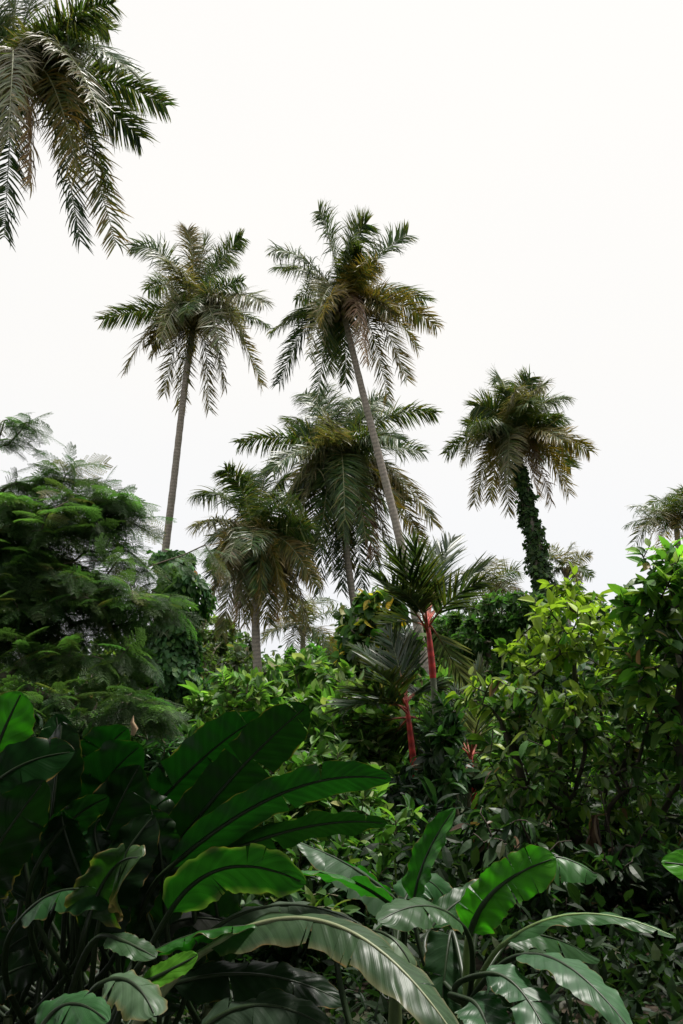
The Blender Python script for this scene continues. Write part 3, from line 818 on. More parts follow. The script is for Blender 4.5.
bg_tree('dense_tree', 'dark green tree behind the red stemmed palms, left of the ivy trunk', 500, 34, 588, 44, 43, cols=[(.05, .11, .03), (.065, .13, .035)], wts=(2, 1), n=280)
bg_tree('dense_tree', 'tree top directly behind the upper red stemmed palm', 440, 40, 606, 30, 44, n=200)
bg_tree('bushy_tree', 'yellowish green tree top seen just below the lower left fronds of the short tan palm', 205, 46, 612, 30, 49, cols=[(.11, .16, .05), (.08, .12, .04)], wts=(2, 1), n=200)
bg_tree('dense_tree', 'green tree top between the upper red stemmed palm and the ivy trunk', 475, 37, 592, 36, 50, cols=[(.05, .10, .03), (.07, .12, .035)], wts=(2, 1), n=240)
bg_tree('dense_tree', 'dark tree right of the ivy trunk behind the cacao crown', 600, 38, 590, 45, 45, n=240)
bg_tree('dense_tree', 'tree behind the right edge of the cacao foliage', 680, 40, 575, 50, 46, n=240)
bg_tree('dense_tree', 'tree behind the feathery tree at the left edge', 60, 34, 640, 90, 47, n=220, cols=[(.05, .10, .03), (.10, .14, .03)], wts=(2, 1))
bg_tree('dense_tree', 'tree with dull green crown behind the vine covered column', 130, 40, 625, 50, 48, n=220, cols=[(.07, .11, .035), (.04, .08, .025)], wts=(1, 1))

def far_wood():
    rr = np.random.default_rng(50)
    n = 80000
    x = rr.uniform(-75, 75, n); y = 66 + rr.uniform(0, 10, n) + .004 * x * x
    h = 6.0 + 1.2 * np.sin(x * .31) + 1.0 * np.sin(x * .83 + 2) + .6 * np.sin(x * 2.1) + .5 * rr.normal(size=n)
    z = rr.uniform(0, 1, n) ** .7 * h
    O = np.stack([x, y, z], 1)
    D = nrm(rr.normal(0, 1, (n, 3)) - Z * .3); Nn = nrm(Z + rr.normal(0, .6, (n, 3)))
    L_ = rr.uniform(.35, .75, n)
    mb = MB(); mb.stamp(TSMALL, O, D, Nn, L_, L_ * .5, palette([(.04, .08, .03), (.06, .11, .035), (.08, .11, .04)], [2, 1, 1], n, rr))
    tag(mb.build('far_wood', M_DULL, smooth=False), 'far green wood closing the horizon behind the palms', 'wood', kind='stuff')
far_wood()

def undergrowth():
    """ground cover between the trees: one tangled mass"""
    rr = np.random.default_rng(51)
    mb = MB()
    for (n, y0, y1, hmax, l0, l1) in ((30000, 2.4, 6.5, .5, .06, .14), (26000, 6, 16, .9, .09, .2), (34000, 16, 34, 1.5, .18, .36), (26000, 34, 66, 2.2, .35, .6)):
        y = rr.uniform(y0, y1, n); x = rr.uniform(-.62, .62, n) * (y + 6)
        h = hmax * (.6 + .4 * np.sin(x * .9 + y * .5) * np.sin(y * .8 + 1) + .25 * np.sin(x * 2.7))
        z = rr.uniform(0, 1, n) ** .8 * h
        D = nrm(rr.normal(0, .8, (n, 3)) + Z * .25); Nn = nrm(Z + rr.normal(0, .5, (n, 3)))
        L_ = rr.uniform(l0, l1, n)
        mb.stamp(TSMALL, np.stack([x, y, z], 1), D, Nn, L_, L_ * .42, palette([(.035, .075, .02), (.05, .10, .03), (.09, .13, .03), (.12, .09, .04)] if y0 > 6 else [(.010, .024, .008), (.018, .04, .012), (.03, .04, .012)], [3, 2, .6, .25] if y0 > 6 else [3, 2, .4], n, rr))  # nearer bands use darker leaf colours in place of canopy shade
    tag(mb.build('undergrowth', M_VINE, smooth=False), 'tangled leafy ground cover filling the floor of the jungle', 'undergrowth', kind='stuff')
undergrowth()

# ================================================================== FEATHERY TREE (left)
def feathery():
    rr = np.random.default_rng(60)
    Y = 9.5
    tb = np.array([-6.6, 9.6, 0.0])
    P = lambda x, y, yy=Y: at(x, y, yy)
    trunks = [[tb, tb + [.3, 0, 1.8], P(-110, 600), P(-60, 520)],
              [tb + [.25, 0, 1.4], P(-30, 640, 9), P(60, 560, 9), P(130, 560, 9.2)],
              [tb + [.28, 0, 1.2], P(-20, 660, 8.6), P(60, 700, 8.2), P(110, 740, 8)],
              [P(-60, 520), P(-20, 470, 9.5), P(5, 420, 9.4)]]
    blobs = [(10, 520, 9.6, 1.0, 1.0, .38), (-50, 510, 9.6, .8, 1, .4), (60, 520, 9.3, .7, .9, .3), (100, 505, 9.6, .45, .5, .18), (40, 480, 9.6, .5, .6, .2),
             (60, 580, 9.2, 1.0, .9, .4), (125, 555, 9.4, .55, .7, .16), (175, 565, 9.6, .38, .6, .14), (190, 558, 9.6, .22, .5, .10), (120, 600, 9.0, .7, .8, .3), (20, 620, 9, .9, .9, .4),
             (60, 650, 8.6, .8, .8, .22), (110, 655, 8.6, .35, .6, .15), (40, 700, 8.2, .9, .8, .22), (110, 705, 8.2, .6, .7, .16), (150, 712, 8.4, .3, .4, .1), (-40, 600, 9, .9, 1, .7), (20, 560, 9.5, .7, .8, .2)]
    ext = [P(*q) for q in [(10, 420, 9.4), (24, 425, 9.4), (36, 432, 9.4), (8, 445, 9.4), (0, 425, 9.3), (20, 432, 9.5), (80, 465, 9.6), (100, 490, 9.6), (125, 505, 9.7), (110, 520, 9.7), (60, 462, 9.6), (145, 530, 9.7), (205, 545, 9.6), (215, 560, 9.6), (90, 480, 9.8), (140, 515, 9.8)]]
    leafy_tree('feathery_tree', 'big feathery leaved tree with fern like sprays at the left edge', 'tree', trunks, [(b[0], b[1], b[2], b[3], b[4] * .6, b[5]) for b in blobs if b[:2] not in ((175, 565), (190, 558))], 520, rr, per=11, ll=(.15, .36), cols=[(.06, .11, .04), (.075, .13, .045), (.045, .085, .032), (.16, .15, .055)], wts=[3, 2, 2, .25],
               mat=M_DULL, span=.7, droop=.22, rt=.0055, bark=(.13, .10, .08), shell=.05, flat_spray=True, tmpl=TBIP, extra_tips=ext, clump_jit=.2, maxr=.14)
feathery()

# vine covered column behind it
def vine_column():
    rr = np.random.default_rng(61)
    Y = 15.0
    base = at(176, 740, Y); base[2] = 0
    root = thing('vine_column', base, 'dead trunk buried in a column of glossy climbing vine leaves', 'climbing vine')
    mb = MB(); top = at(178, 560, Y)
    tube(mb, bez(base, (base + top) / 2 + [.1, 0, 0], top, np.linspace(0, 1, 20)), np.linspace(.2, .1, 20), 9, (.14, .11, .09)); mb.build('trunk', M_BARK, root)
    m = 9500; k = rr.uniform(0, 1, m); a = rr.uniform(0, 2 * pi, m)
    C = base + (top - base) * k[:, None] * 1.03
    bul = .42 * (1 + .3 * np.sin(k * 17 + a) + .25 * np.sin(k * 31 + 2 * a + 1)) * np.interp(k, [0, .3, .8, 1], [1.1, 1.05, .95, .7])
    d = np.stack([np.cos(a), np.sin(a), 0 * a], 1)
    O = C + d * (bul * rr.uniform(.7, 1.05, m))[:, None]
    D = nrm(d * .45 - Z * .8 + rr.normal(0, .4, (m, 3))); Nn = nrm(d + Z * .6 + rr.normal(0, .3, (m, 3)))
    L_ = rr.uniform(.08, .16, m)
    mb = MB(); mb.stamp(TL[0], O, D, Nn, L_, L_ * .6, palette([(.03, .085, .025), (.045, .115, .03), (.10, .20, .045), (.30, .12, .03)], [3, 2, .6, .02], m, rr))
    mb.build('leaves', M_VINE, root, smooth=False)
vine_column()

# yellow splashed climber beside the dark central palm
def pothos():
    rr = np.random.default_rng(62)
    Y = 20
    b = at(372, 800, Y); b[2] = 0
    leafy_tree('variegated_climber', 'climber with yellow splashed leaves smothering a stump below the dark palm', 'climbing plant',
               [[b, at(370, 680, Y), at(372, 610, Y)]], [(362, 615, Y, .5, .5, .5), (380, 605, Y, .5, .5, .4), (395, 630, Y, .55, .5, .5), (372, 650, Y, .8, .6, .6), (355, 640, Y, .4, .4, .4), (385, 680, Y, .9, .7, .6), (350, 680, Y, .5, .5, .5)],
               260, rr, per=11, ll=(.2, .34), lw=.6, cols=[(.035, .085, .02), (.06, .12, .02), (.42, .36, .05), (.34, .36, .14), (.50, .34, .03)], wts=[5, 2.6, .9, .7, .25], span=.5, droop=.7, rt=.008, shell=.6, up=.5)
pothos()

# ================================================================== MIDDLE SHRUBS
def mid_shrub(label, px, py, Y, rx, rz, seed, cols, wts, n=150, per=10, ll=(.13, .22), lw=.42, blobs=None, droop=.25, updir=.15, name='leafy_shrub', cat='shrub', mat=None, topbright=None, group=None, rt=.006, bark=(.13, .12, .07)):
    rr = np.random.default_rng(seed)
    c = at(px, py, Y); b = (c[0], Y, 0.0)
    bl = blobs or [(px, py, Y, rx, .6, rz), (px - rx * 30, py + 20, Y - .2, rx * .6, .5, rz * .7), (px + rx * 30, py + 15, Y, rx * .6, .5, rz * .7), (px, py + 50, Y - .3, rx * 1.1, .6, rz)]
    tr = [[b, (c[0] + rr.uniform(-.1, .1), Y, c[2] * .5), (c[0], Y, c[2])], [(b[0] + .2, Y, 0), (b[0] + rx * .6, Y, c[2] * .6)], [(b[0] - .2, Y, 0), (b[0] - rx * .6, Y, c[2] * .6)]]
    return leafy_tree(name, label, cat, tr, bl, n, rr, per=per, ll=ll, lw=lw, cols=cols, wts=wts, span=.14, droop=droop, rt=rt, shell=.35, updir=updir, topbright=topbright, mat=mat, group=group, bark=bark)

LIT = [(.10, .20, .045), (.065, .14, .035), (.17, .28, .06), (.24, .30, .13)]  # bright foliage: pale leaf colours standing in for highlights
mid_shrub('pale leaved shrub in front of the pale straight trunk', 300, 690, 14, .9, .5, 71, LIT, [3, 2, 2.2, 1], n=190, per=12, ll=(.16, .28))
mid_shrub('green shrub just above the dark paddle leaves at left centre', 235, 700, 13, .8, .45, 72, LIT, [3, 2, 1.8, .5], n=150, per=11)
mid_shrub('leafy shrub with mid green whorls beside the lower red stemmed palm', 345, 728, 12.6, .8, .55, 73, LIT, [3, 2, 2, 1], n=190, per=12, ll=(.15, .26))
mid_shrub('sprawling shrub behind the tips of the long dark paddle leaves', 320, 790, 10, .8, .5, 74, LIT, [3, 2, 1.6, .8], n=180, per=11)
mid_shrub('small lit shrub right of the long paddle leaf tip', 370, 840, 8.5, .55, .4, 75, [(.06, .15, .03), (.14, .25, .04), (.04, .09, .025)], [3, 1, 3], n=120, ll=(.10, .18))
mid_shrub('dark green shrub with drooping leaves below the red stems', 400, 800, 11.3, .6, .45, 76, [(.016, .042, .02), (.025, .06, .025)], [2, 1], n=170, per=12, ll=(.14, .22), lw=.3, droop=.6, updir=0)  # understory shadow lowered into the leaf colours
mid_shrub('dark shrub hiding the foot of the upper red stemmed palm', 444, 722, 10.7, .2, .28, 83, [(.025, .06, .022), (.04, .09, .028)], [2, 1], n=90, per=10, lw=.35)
mid_shrub('dark shrub under the lowest red stemmed palm', 450, 850, 9.5, .7, .5, 77, [(.016, .042, .02), (.03, .07, .025)], [2, 1], n=170, per=11, lw=.35)  # leaf colours taken down to stand for shadow among the shrubs
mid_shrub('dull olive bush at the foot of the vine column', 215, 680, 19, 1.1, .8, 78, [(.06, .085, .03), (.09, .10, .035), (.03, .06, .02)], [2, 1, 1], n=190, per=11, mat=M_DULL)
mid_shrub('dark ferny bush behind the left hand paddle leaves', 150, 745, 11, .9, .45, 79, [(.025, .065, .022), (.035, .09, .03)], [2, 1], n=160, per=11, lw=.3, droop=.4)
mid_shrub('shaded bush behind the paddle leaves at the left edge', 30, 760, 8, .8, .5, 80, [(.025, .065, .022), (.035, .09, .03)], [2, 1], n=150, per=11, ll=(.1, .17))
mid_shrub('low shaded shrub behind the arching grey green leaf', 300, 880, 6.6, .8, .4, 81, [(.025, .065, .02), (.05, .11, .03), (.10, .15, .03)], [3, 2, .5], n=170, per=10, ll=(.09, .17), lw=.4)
mid_shrub('lit whorled shrub in front of the tree with the ivy', 450, 705, 13.8, .6, .5, 82, LIT, [3, 3, 1, .2], n=120)

# ================================================================== CACAO TREES (right)
def cacao():
    rr = np.random.default_rng(90)
    C1 = [(.085, .17, .035), (.05, .11, .028), (.16, .26, .045), (.24, .29, .15), (.24, .13, .09)]
    Wt = [4, 3, 2.4, .9, .15]
    b = np.array([at(590, 900, 8)[0], 8.0, 0])
    tr = [[b, at(580, 850, 8), at(560, 740, 8), at(575, 640, 8)], [b + [.15, .1, 0], at(620, 850, 8.2), at(650, 740, 8.3), at(640, 650, 8.4)], [at(580, 850, 8), at(530, 790, 7.8), at(500, 720, 7.8)],
          [at(620, 850, 8.2), at(690, 780, 8), at(720, 700, 8)]]
    bl = [(570, 625, 8, .40, .6, .33), (540, 650, 8, .35, .5, .3), (610, 640, 8.1, .4, .6, .3), (500, 690, 7.8, .34, .5, .2), (545, 710, 7.9, .5, .7, .4), (620, 710, 8, .55, .8, .4), (670, 700, 8, .4, .7, .5),
          (520, 760, 7.7, .42, .6, .35), (600, 780, 7.9, .6, .8, .4), (670, 790, 7.9, .4, .7, .5), (500, 800, 7.7, .25, .4, .2), (560, 830, 8, .6, .7, .3), (655, 850, 8, .5, .7, .35), (475, 690, 7.8, .22, .4, .14), (560, 600, 8, .25, .3, .2)]
    ext = [at(*q) for q in [(572, 572, 8), (578, 585, 8), (560, 590, 8), (585, 595, 8), (455, 692, 7.8), (466, 700, 7.8), (535, 625, 8), (512, 655, 7.9), (600, 600, 8.1), (625, 612, 8.1)]]
    leafy_tree('cacao_tree', 'cacao tree with a bright yellow green crown right of the red stemmed palms', 'tree', tr, bl, 620, rr, per=8, ll=(.07, .16), lw=.42, cols=C1, wts=Wt, span=.26, droop=.4, rt=.0042, bark=(.07, .055, .045),
               shell=.3, topbright=(at(560, 680, 8)[2], .15, (.28, .37, .05), .8), extra_tips=ext, clump_jit=.3, maxr=.07)
    rr = np.random.default_rng(91)
    b = np.array([at(700, 900, 7.2)[0], 7.2, 0])
    tr = [[b, at(690, 800, 7.2), at(680, 680, 7.2), at(672, 590, 7.2)]]
    bl = [(665, 590, 7.2, .28, .5, .28), (690, 560, 7.2, .3, .5, .25), (640, 605, 7.3, .22, .4, .15), (700, 620, 7.2, .4, .5, .35), (650, 660, 7.2, .3, .5, .3), (700, 720, 7.2, .4, .5, .4)]
    ext = [at(*q) for q in [(640, 552, 7.2), (650, 545, 7.2), (675, 545, 7.2), (632, 595, 7.3), (622, 605, 7.3)]]
    leafy_tree('cacao_tree', 'dark leaved cacao tree at the right edge reaching above its bright neighbour', 'tree', tr, bl, 210, rr, per=8, ll=(.09, .17), lw=.46, cols=[(.10, .21, .04), (.05, .12, .03), (.20, .34, .05), (.28, .18, .13)], wts=[4, 2.5, 2, .35], span=.26, droop=.4, rt=.0045,
               bark=(.07, .055, .045), shell=.3, extra_tips=ext, maxr=.06)
    # thicket in front of it, canopy shade put into its leaf colours; bare stems and dead hanging leaves
    rr = np.random.default_rng(92)
    b = np.array([at(560, 1000, 6.5)[0], 6.5, 0])
    tr = [[b, at(555, 900, 6.6), at(520, 820, 6.6)], [b + [.5, .2, 0], at(620, 880, 6.8), at(600, 790, 6.8)], [b + [.9, 0, 0], at(668, 900, 6.6), at(700, 820, 6.6)]]
    bl = [(500, 830, 6.8, .25, .4, .2), (520, 900, 6.6, .4, .5, .3), (600, 880, 6.8, .5, .5, .35), (660, 860, 6.6, .35, .5, .3), (680, 940, 6.5, .4, .5, .3), (600, 960, 6.5, .6, .5, .3), (480, 840, 6.8, .15, .3, .15)]
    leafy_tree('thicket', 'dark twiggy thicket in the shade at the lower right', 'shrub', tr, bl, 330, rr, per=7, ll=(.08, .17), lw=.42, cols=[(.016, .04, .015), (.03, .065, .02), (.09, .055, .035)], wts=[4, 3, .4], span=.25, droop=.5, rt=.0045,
               bark=(.06, .045, .035), shell=.2, maxr=.045)
    rr = np.random.default_rng(93)
    b = np.array([at(600, 900, 11)[0], 11, 0])
    tr = [[b, at(600, 800, 11), at(600, 700, 11)], [b + [1.2, 0, 0], at(690, 800, 11), at(690, 700, 11)]]
    bl = [(520, 780, 11, .7, .6, .6), (600, 760, 11, .8, .6, .8), (690, 760, 11, .8, .6, .8), (560, 860, 11, 1, .6, .6), (670, 860, 11, 1, .6, .6), (480, 880, 11, .6, .5, .5), (600, 680, 11, .7, .5, .5), (690, 660, 11, .6, .5, .6)]
    leafy_tree('leafy_thicket', 'thicket glimpsed through the stems of the bright cacao tree', 'shrub', tr, bl, 330, rr, per=14, ll=(.12, .24), lw=.42, cols=[(.025, .06, .02), (.045, .10, .025), (.12, .17, .03)], wts=[4, 3, .5], span=.3, droop=.4, rt=.005, bark=(.07, .055, .045), shell=.2)
cacao()

def hanging_dead():
    rr = np.random.default_rng(95)
    for (px, py, Y, n, l, lab) in ((594, 815, 7.0, 26, .62, 'bunch of dead brown leaves hanging in the lower right thicket'), (438, 812, 10.6, 18, .5, 'withered tan frond hanging below the red stems')):
        p = at(px, py, Y)
        mb = MB()
        for i in range(n):
            a = rr.uniform(0, 2 * pi); s = rr.uniform(.02, .09)
            q = p + np.array([cos(a) * s, sin(a) * s, 0])
            t = np.linspace(0, 1, 6)[:, None]
            P = p + (q - p) * t * 1.2 - Z * t ** 1.3 * l * rr.uniform(.45, 1) + np.array([.02, .01, 0]) * np.sin(t * 6 + i)
            w = np.array([.006, .014, .016, .012, .008, .002]) * rr.uniform(.7, 1.3)
            sd = np.array([cos(a + 1.6), sin(a + 1.6), 0])
            V = np.stack([P - sd * w[:, None], P + sd * w[:, None]], 1)
            qd = np.array([[2 * k, 2 * k + 1, 2 * k + 3, 2 * k + 2] for k in range(5)])
            mb.add(V, None, qd, palette([(.10, .06, .04), (.06, .035, .025), (.18, .12, .08)], [2, 2, 1], 1, rr)[0])
        tag(mb.build('dead_leaves', M_DULL, smooth=False, base=p), lab, 'dead leaves')
hanging_dead()

# ================================================================== FOREGROUND: paddle leaved clump at the left
def P(x, y, Y): return at(x, y, Y)
UP = np.array([0, 0, 1.0]); TO = np.array([0, -1.0, 0]); AW = np.array([0, 1.0, 0])
DK = (.006, .021, .005); MD = (.007, .034, .007); BR = (.05, .20, .018); GR = (.055, .12, .048)  # DK, MD hold canopy shade and BR backlit glow as leaf colour

def left_clump():
    r = np.random.default_rng(100)
    g = np.array([P(60, 1024, 3.6)[0], 3.6, 0.0])
    root = thing('heliconia', g, 'dark clump of tall paddle leaved plants filling the lower left corner', 'leafy plant')
    for dx, dy in ((0, 0), (.25, .1), (-.3, .1), (-.1, -.2), (.45, -.1)):
        pseudostem(root, [g + [dx, dy, 0], g + [dx * 1.1, dy, .3], g + [dx * 1.25, dy, .62]], .026, .016)
    B = lambda dx: g + [dx, 0, .5]
    a = dict(r=r)
    # the two long ones reaching up to the right
    paddle(root, B(.2), P(150, 880, 3.5), P(235, 775, 3.45), P(308, 706, 3.4), .205, (0.15, .9, .35), colr=DK, tears=2, fold=.12, droop=.1, ruffle=.03, blunt=.72, **a)
    paddle(root, B(.1), P(95, 880, 3.7), P(185, 775, 3.7), P(262, 716, 3.7), .22, (-.35, 1, .3), colr=MD, tears=3, fold=.15, droop=.1, ruffle=.04, blunt=.68, **a)
    paddle(root, B(.3), P(165, 872, 3.3), P(285, 792, 3.3), P(392, 780, 3.3), .145, (.1, .9, .35), colr=(.011, .055, .010), tears=1, fold=.2, droop=.1, ruffle=.06, blunt=.6, **a)
    paddle(root, B(.25), P(190, 868, 3.45), P(300, 828, 3.45), P(388, 824, 3.45), .17, (.1, .6, .8), colr=DK, tears=1, fold=.2, droop=.3, ruffle=.06, **a)
    paddle(root, P(110, 1024, 3.1), P(168, 915, 3.1), P(225, 868, 3.05), P(306, 884, 3.0), .165, (-.1, .95, .3), colr=(.018, .075, .013), tears=2, fold=.1, droop=.15, ruffle=.09, blunt=.7, edge=(.22, .25, .08), **a)
    # left group
    paddle(root, B(-.5), P(-12, 775, 3.2), P(2, 735, 3.2), P(22, 692, 3.2), .19, (-.2, .9, -.3), colr=BR, tears=0, fold=.1, droop=0, ruffle=.02, blunt=.6, **a)
    paddle(root, B(-.2), P(45, 880, 3.3), P(55, 790, 3.3), P(62, 722, 3.35), .19, (.25, 1, .1), colr=(.006, .02, .005), tears=1, fold=.2, droop=0, ruffle=.04, **a)
    paddle(root, B(-.1), P(55, 860, 3.7), P(60, 780, 3.7), P(56, 714, 3.75), .20, (.1, -1, .2), colr=MD, tears=2, fold=.2, droop=.1, ruffle=.04, **a)
    paddle(root, B(.0), P(70, 850, 3.6), P(90, 775, 3.6), P(128, 728, 3.6), .24, (-.6, .9, .3), colr=MD, tears=3, fold=.15, droop=.1, ruffle=.06, **a)
    paddle(root, B(.05), P(75, 880, 3.5), P(95, 800, 3.5), P(142, 745, 3.5), .26, (-.2, .8, .5), colr=MD, tears=3, fold=.2, droop=.1, ruffle=.07, **a)
    paddle(root, B(.1), P(80, 905, 3.35), P(105, 835, 3.35), P(140, 765, 3.35), .24, (.3, 1, .3), colr=DK, tears=2, fold=.2, droop=.1, ruffle=.05, **a)
    paddle(root, B(-.3), P(-40, 835, 3.0), P(5, 775, 3.0), P(75, 752, 3.0), .20, (0, -.9, .5), colr=MD, tears=2, fold=.2, droop=.2, ruffle=.05, **a)
    paddle(root, B(-.3), P(-30, 900, 2.9), P(-5, 850, 2.9), P(45, 780, 2.9), .2, (-.3, 1, .3), colr=DK, tears=1, fold=.2, droop=.1, ruffle=.04, **a)
    paddle(root, B(.1), P(95, 950, 3.2), P(115, 875, 3.2), P(155, 815, 3.25), .2, (.5, .9, .3), colr=DK, tears=1, fold=.25, droop=.1, ruffle=.04, **a)
    paddle(root, B(-.1), P(20, 920, 3.1), P(65, 890, 3.05), P(116, 902, 3.0), .13, (0, -.3, .95), colr=(.035, .11, .035), tears=1, fold=-.1, droop=.5, ruffle=.08, **a)
    paddle(root, B(.15), P(88, 920, 3.0), P(112, 870, 3.0), P(140, 858, 2.9), .20, (.1, -.9, .6), colr=(.03, .075, .016), tears=2, fold=.2, droop=.5, ruffle=.08, blunt=.75, edge=(.25, .18, .06), **a)
    # lower ones, lit upper faces put into paler leaf colours
    paddle(root, P(50, 1100, 3.0), P(108, 936, 2.9), P(130, 944, 2.85), P(156, 958, 2.8), .085,  (0, -.5, .9), colr=GR, tears=0, fold=.1, droop=.2, ruffle=.04, label='small pale leaf', **a)
    paddle(root, P(110, 1040, 2.8), P(140, 985, 2.8), P(170, 970, 2.8), P(198, 955, 2.8), .075, (0, -.6, .7), colr=(.12, .36, .03), tears=0, fold=.1, droop=0, ruffle=.02, label='small bright yellow green leaf', **a)
    paddle(root, P(60, 1120, 2.75), P(104, 982, 2.7), P(132, 983, 2.65), P(155, 1016, 2.55), .12, (.2, -.5, .9), colr=(.12, .20, .11), tears=1, fold=-.05, droop=.4, ruffle=.07, blunt=.75, edge=(.26, .2, .08), label='pale drooping leaf with a brown edge', **a)
    paddle(root, P(30, 1080, 2.6), P(40, 1030, 2.6), P(70, 1004, 2.6), P(108, 1022, 2.5), .12, (0, -.6, .8), colr=(.06, .17, .06), tears=1, fold=.1, droop=.4, ruffle=.06, **a)
    # infill deep in the clump, its shade put into dark leaf colour
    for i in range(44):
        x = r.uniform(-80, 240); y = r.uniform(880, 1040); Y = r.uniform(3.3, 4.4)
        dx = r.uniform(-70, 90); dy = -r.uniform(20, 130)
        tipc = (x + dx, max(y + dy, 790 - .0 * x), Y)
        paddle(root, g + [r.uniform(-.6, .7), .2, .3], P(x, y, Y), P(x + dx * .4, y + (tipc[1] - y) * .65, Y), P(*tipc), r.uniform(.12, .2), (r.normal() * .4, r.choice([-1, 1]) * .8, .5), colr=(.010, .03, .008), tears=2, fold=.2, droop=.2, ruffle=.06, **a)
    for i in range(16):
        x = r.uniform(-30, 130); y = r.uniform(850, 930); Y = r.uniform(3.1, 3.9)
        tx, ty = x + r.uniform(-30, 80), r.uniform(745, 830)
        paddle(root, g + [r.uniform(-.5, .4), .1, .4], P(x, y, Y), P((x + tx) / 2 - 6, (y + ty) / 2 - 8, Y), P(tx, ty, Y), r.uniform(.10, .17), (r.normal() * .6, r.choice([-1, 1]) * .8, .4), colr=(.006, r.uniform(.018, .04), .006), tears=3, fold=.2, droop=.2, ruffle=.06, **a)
    # dried brown tip
    mb = MB(); p = P(133, 726, 3.55)
    tube(mb, [p - Z * .035, p - Z * .01 + [.008, 0, 0], p + Z * .015 - [.004, 0, 0], p + Z * .04], [.008, .014, .008, .001], 6, (.6, .42, .26)); mb.build('dried_bract', M_BARK, root)
left_clump()

def centre_clump():
    r = np.random.default_rng(110)
    g = np.array([P(468, 1024, 3.8)[0], 3.8, 0.0])
    root = thing('banana_plant', g, 'young banana plant with a lit upright leaf at the bottom centre', 'banana plant')
    c = P(468, 1005, 3.8)
    pseudostem(root, [g, g + [.02, 0, .3], c], .05, .03, (.12, .16, .06))
    a = dict(r=r)
    paddle(root, c, P(470, 934, 3.8), P(498, 888, 3.75), P(556, 858, 3.7), .175, (-.35, -.85, .15), colr=(.07, .26, .022), ribc=(.03, .06, .02), tears=4, fold=.16, droop=.12, ruffle=.10, blunt=.82, stem_r=.016, stemc=(.22, .32, .10), label='bright lit upright leaf', **a)  # rib darkened and blade brightened to paint the backlight
    paddle(root, c, P(505, 870, 4.1), P(550, 856, 4.1), P(598, 876, 4.05), .17, (0, -.15, .95), colr=(.05, .15, .04), tears=3, fold=-.2, droop=.6, ruffle=.07, **a)
    paddle(root, c, P(462, 925, 3.6), P(425, 906, 3.5), P(378, 922, 3.35), .17, (0, -.35, .95), colr=GR, tears=1, fold=.0, droop=.3, ruffle=.05, label='pale grey green leaf seen from above', **a)
    paddle(root, P(440, 1010, 4.0), P(414, 902, 4.1), P(427, 855, 4.1), P(455, 808, 4.1), .13, (-.8, -.8, .1), colr=(.04, .17, .02), tears=0, fold=.15, droop=.0, ruffle=.09, blunt=.5, **a)
    paddle(root, c, P(503, 944, 3.7), P(580, 914, 3.6), P(676, 938, 3.45), .10, (0, -.25, .95), colr=(.045, .13, .04), tears=1, fold=.1, droop=.3, ruffle=.08, blunt=.45, stemc=(.2, .3, .1), **a)
    paddle(root, c, P(522, 955, 3.3), P(570, 968, 3.1), P(632, 1032, 2.9), .165, (.35, -.65, .75), colr=(.06, .14, .065), tears=0, fold=.1, droop=.15, ruffle=.05, blunt=.5, label='broad grey green leaf sweeping to the lower right', **a)
    paddle(root, c, P(484, 974, 3.2), P(520, 990, 3.1), P(558, 1060, 2.9), .15, (.3, -.7, .7), colr=(.05, .12, .055), tears=3, fold=.1, droop=.15, ruffle=.06, **a)
    paddle(root, c, P(470, 1000, 3.2), P(485, 1020, 3.1), P(500, 1075, 2.9), .16, (.1, -.8, .6), colr=(.05, .13, .055), tears=1, fold=.2, droop=.1, ruffle=.04, **a)
    paddle(root, c, P(450, 935, 4.1), P(445, 970, 4.0), P(440, 1030, 3.9), .22, (0.2, -1, .2), colr=(.025, .06, .025), tears=2, fold=.2, droop=.1, ruffle=.05, **a)
    paddle(root, c, P(505, 945, 4.2), P(540, 935, 4.3), P(600, 960, 4.4), .15, (0, -.2, .95), colr=(.035, .09, .03), tears=2, fold=-.2, droop=.3, ruffle=.05, **a)
    paddle(root, c, P(430, 930, 4.3), P(470, 895, 4.4), P(520, 885, 4.5), .14, (0, -.4, .9), colr=(.03, .10, .025), tears=1, fold=.2, droop=.1, ruffle=.05, **a)
    # second plant
    g2 = np.array([P(395, 1024, 4.2)[0], 4.2, 0.0])
    root = thing('banana_plant', g2, 'banana plant with short grey green leaves left of the lit upright leaf', 'banana plant')
    c2 = P(395, 990, 4.2)
    pseudostem(root, [g2, g2 + [.0, 0, .3], c2], .04, .025, (.12, .16, .06))
    paddle(root, c2, P(398, 902, 4.2), P(350, 866, 4.15), P(296, 842, 4.1), .22, (.1, -.25, .95), colr=(.07, .13, .07), tears=2, fold=-.15, droop=.35, ruffle=.05, **a)
    paddle(root, c2, P(392, 905, 4.0), P(340, 876, 3.9), P(290, 874, 3.8), .17, (.1, .3, .95), colr=(.04, .16, .03), tears=2, fold=.2, droop=.3, ruffle=.05, **a)
    paddle(root, c2, P(390, 915, 4.4), P(372, 890, 4.4), P(335, 862, 4.4), .17, (.5, .7, .6), colr=(.03, .14, .02), tears=1, fold=.2, droop=.1, ruffle=.05, **a)
    paddle(root, c2, P(405, 900, 4.5), P(425, 880, 4.6), P(450, 905, 4.6), .2, (0, -.5, .8), colr=(.03, .10, .03), tears=1, fold=.1, droop=.3, ruffle=.05, **a)
    # arching big leaf plant
    g3 = np.array([P(120, 1024, 3.0)[0], 3.0, 0.0])
    root = thing('banana_plant', g3, 'plant with one long silvery leaf arching over to the bottom edge', 'banana plant')
    c3 = P(110, 1060, 3.0)
    pseudostem(root, [g3, g3 + [0, 0, .1], c3], .045, .03, (.12, .16, .06))
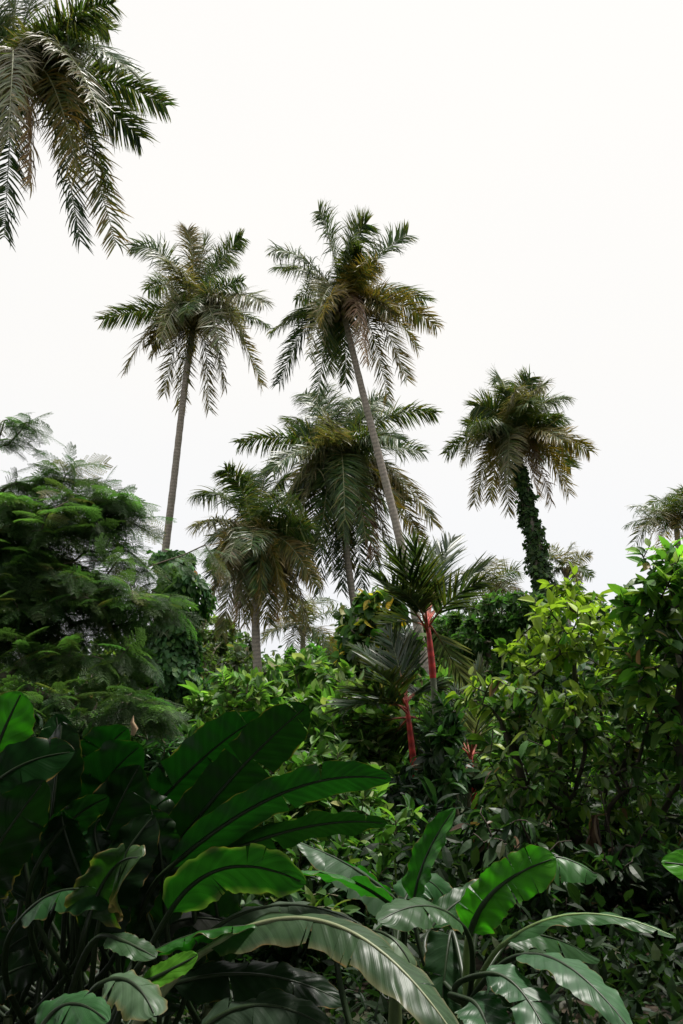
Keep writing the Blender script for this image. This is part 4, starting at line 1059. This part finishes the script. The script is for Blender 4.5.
    paddle(root, c3, P(205, 950, 3.0), P(335, 925, 2.8), P(470, 1060, 2.5), .165, (.25, -.5, .85), colr=(.06, .11, .052), tears=5, fold=-.15, droop=.25, ruffle=.06, blunt=.65, stem_r=.012, stemc=(.25, .28, .15), edge=(.20, .19, .10), label='long silvery grey arching leaf', **a)
    paddle(root, c3, P(205, 935, 3.3), P(280, 905, 3.3), P(362, 925, 3.2), .16, (0, -.35, .95), colr=(.09, .13, .085), tears=2, fold=-.2, droop=.3, ruffle=.08, edge=(.28, .2, .12), **a)
    paddle(root, c3, P(150, 955, 2.95), P(205, 932, 2.95), P(275, 925, 2.95), .12, (0, .3, .95), colr=(.03, .14, .02), tears=3, fold=.2, droop=.6, ruffle=.09, **a)
    paddle(root, P(360, 1060, 3.1), P(340, 945, 3.2), P(380, 932, 3.0), P(412, 968, 2.9), .15, (.1, -.3, .95), colr=(.11, .17, .09), tears=1, fold=-.2, droop=.5, ruffle=.05, blunt=.7, edge=(.25, .22, .1), **a)
    paddle(root, c3, P(170, 985, 3.3), P(260, 975, 3.3), P(345, 1003, 3.3), .15, (0, -.6, .8), colr=(.018, .04, .018), tears=2, fold=.1, droop=.3, ruffle=.06, **a)
    paddle(root, P(180, 1090, 2.8), P(200, 1030, 2.8), P(260, 1005, 2.8), P(330, 1030, 2.7), .14, (0, -.5, .85), colr=(.05, .08, .05), tears=2, fold=-.1, droop=.3, ruffle=.06, **a)
    paddle(root, c3, P(140, 950, 3.6), P(180, 920, 3.6), P(240, 925, 3.6), .2, (0, -.6, .8), colr=(.04, .045, .035), tears=2, fold=-.1, droop=.4, ruffle=.06, **a)
    # leaf entering at the right edge
    g4 = np.array([P(800, 1024, 3.2)[0], 3.2, 0.0])
    root = thing('banana_plant', g4, 'plant outside the right edge, one bright rounded leaf tip reaching into view', 'banana plant')
    c4 = P(790, 980, 3.2)
    pseudostem(root, [g4, g4 + [0, 0, .3], c4], .04, .03)
    paddle(root, c4, P(775, 890, 3.2), P(720, 872, 3.2), P(661, 862, 3.2), .13, (0, -.9, .5), colr=(.07, .26, .02), tears=0, fold=.1, droop=.1, ruffle=.03, blunt=.6, **a)
centre_clump()

# ================================================================== ADDED TREE AND BUSHES (unseen, put in to shade the foreground)
def added_shade_tree():
    rr = np.random.default_rng(120)
    b = np.array([-2.5, -4.0, 0.0])
    root = thing('added_shade_tree', b, 'unseen spreading tree added behind the viewpoint to shade the foreground', 'tree')
    n = 700
    pts = np.stack([rr.uniform(-9, 8, n), rr.uniform(-8, 9.5, n), rr.uniform(4.6, 11.5, n)], 1)
    pts = pts[pts[:, 1] < (pts[:, 2] - 1.7) * 1.02 - .9]
    pts = pts[~((pts[:, 0] > .55) & (pts[:, 1] > .4))]       # crown cut away here to let sun reach the centre leaves
    N, par, load, paths = grow(pts, [np.array([b + [0.1 * i, .05 * i, .4 * i] for i in range(12)])], rr, step=.6)
    mb = MB(); draw_branches(mb, N, load, paths, [list(range(12))], .014); mb.build('trunk', M_BARK, root)
    m = 70000
    i = rr.integers(0, len(pts), m)
    O = pts[i] + rr.normal(0, .38, (m, 3))
    O = O[O[:, 1] < (O[:, 2] - 1.7) * 1.02 - .5]; m = len(O)
    mb = MB(); L_ = rr.uniform(.26, .46, m)
    mb.stamp(TSMALL, O, nrm(rr.normal(0, 1, (m, 3)) * [1, 1, .4] - Z * .2), nrm(Z + rr.normal(0, .4, (m, 3))), L_, L_ * .55, palette(GREEN, [1, 1, 1], m, rr))
    mb.build('crown', M_LEAF, root, smooth=False)
    for (x, y, lab, sd) in ((-4.0, 1.6, 'unseen tall bush added left of the viewpoint to block light', 1), (3.6, 1.6, 'unseen tall bush added right of the viewpoint to block light', 2), (4.6, 5.0, 'unseen tall bush added on the right beyond the nearer one to block light', 4), (-1.5, -2.2, 'unseen tall bush added behind the viewpoint to block light', 3)):
        rr = np.random.default_rng(130 + sd)
        b = np.array([x, y, 0.])
        root = thing('light_block_bush', b, lab, 'bush')  # unseen bushes added to cut light around the foreground
        pts = b + rr.uniform(-1, 1, (150, 3)) * [1.3, 1.5, 0] + np.stack([0 * np.arange(150), 0 * np.arange(150), rr.uniform(.3, 4.6, 150)], 1)
        N, par, load, paths = grow(pts, [np.array([b, b + [0, 0, 1], b + [.1, 0, 2.2]])], rr, step=.5)
        mb = MB(); draw_branches(mb, N, load, paths, [[0, 1, 2]], .008); mb.build('trunk', M_BARK, root)
        m = 5000; O = pts[rr.integers(0, 150, m)] + rr.normal(0, .22, (m, 3)); L_ = rr.uniform(.14, .26, m)
        mb = MB(); mb.stamp(TSMALL, O, nrm(rr.normal(0, 1, (m, 3)) - Z * .2), nrm(Z + rr.normal(0, .5, (m, 3))), L_, L_ * .5, palette(GREEN, [1, 1, 1], m, rr))
        mb.build('crown', M_LEAF, root, smooth=False)
added_shade_tree()
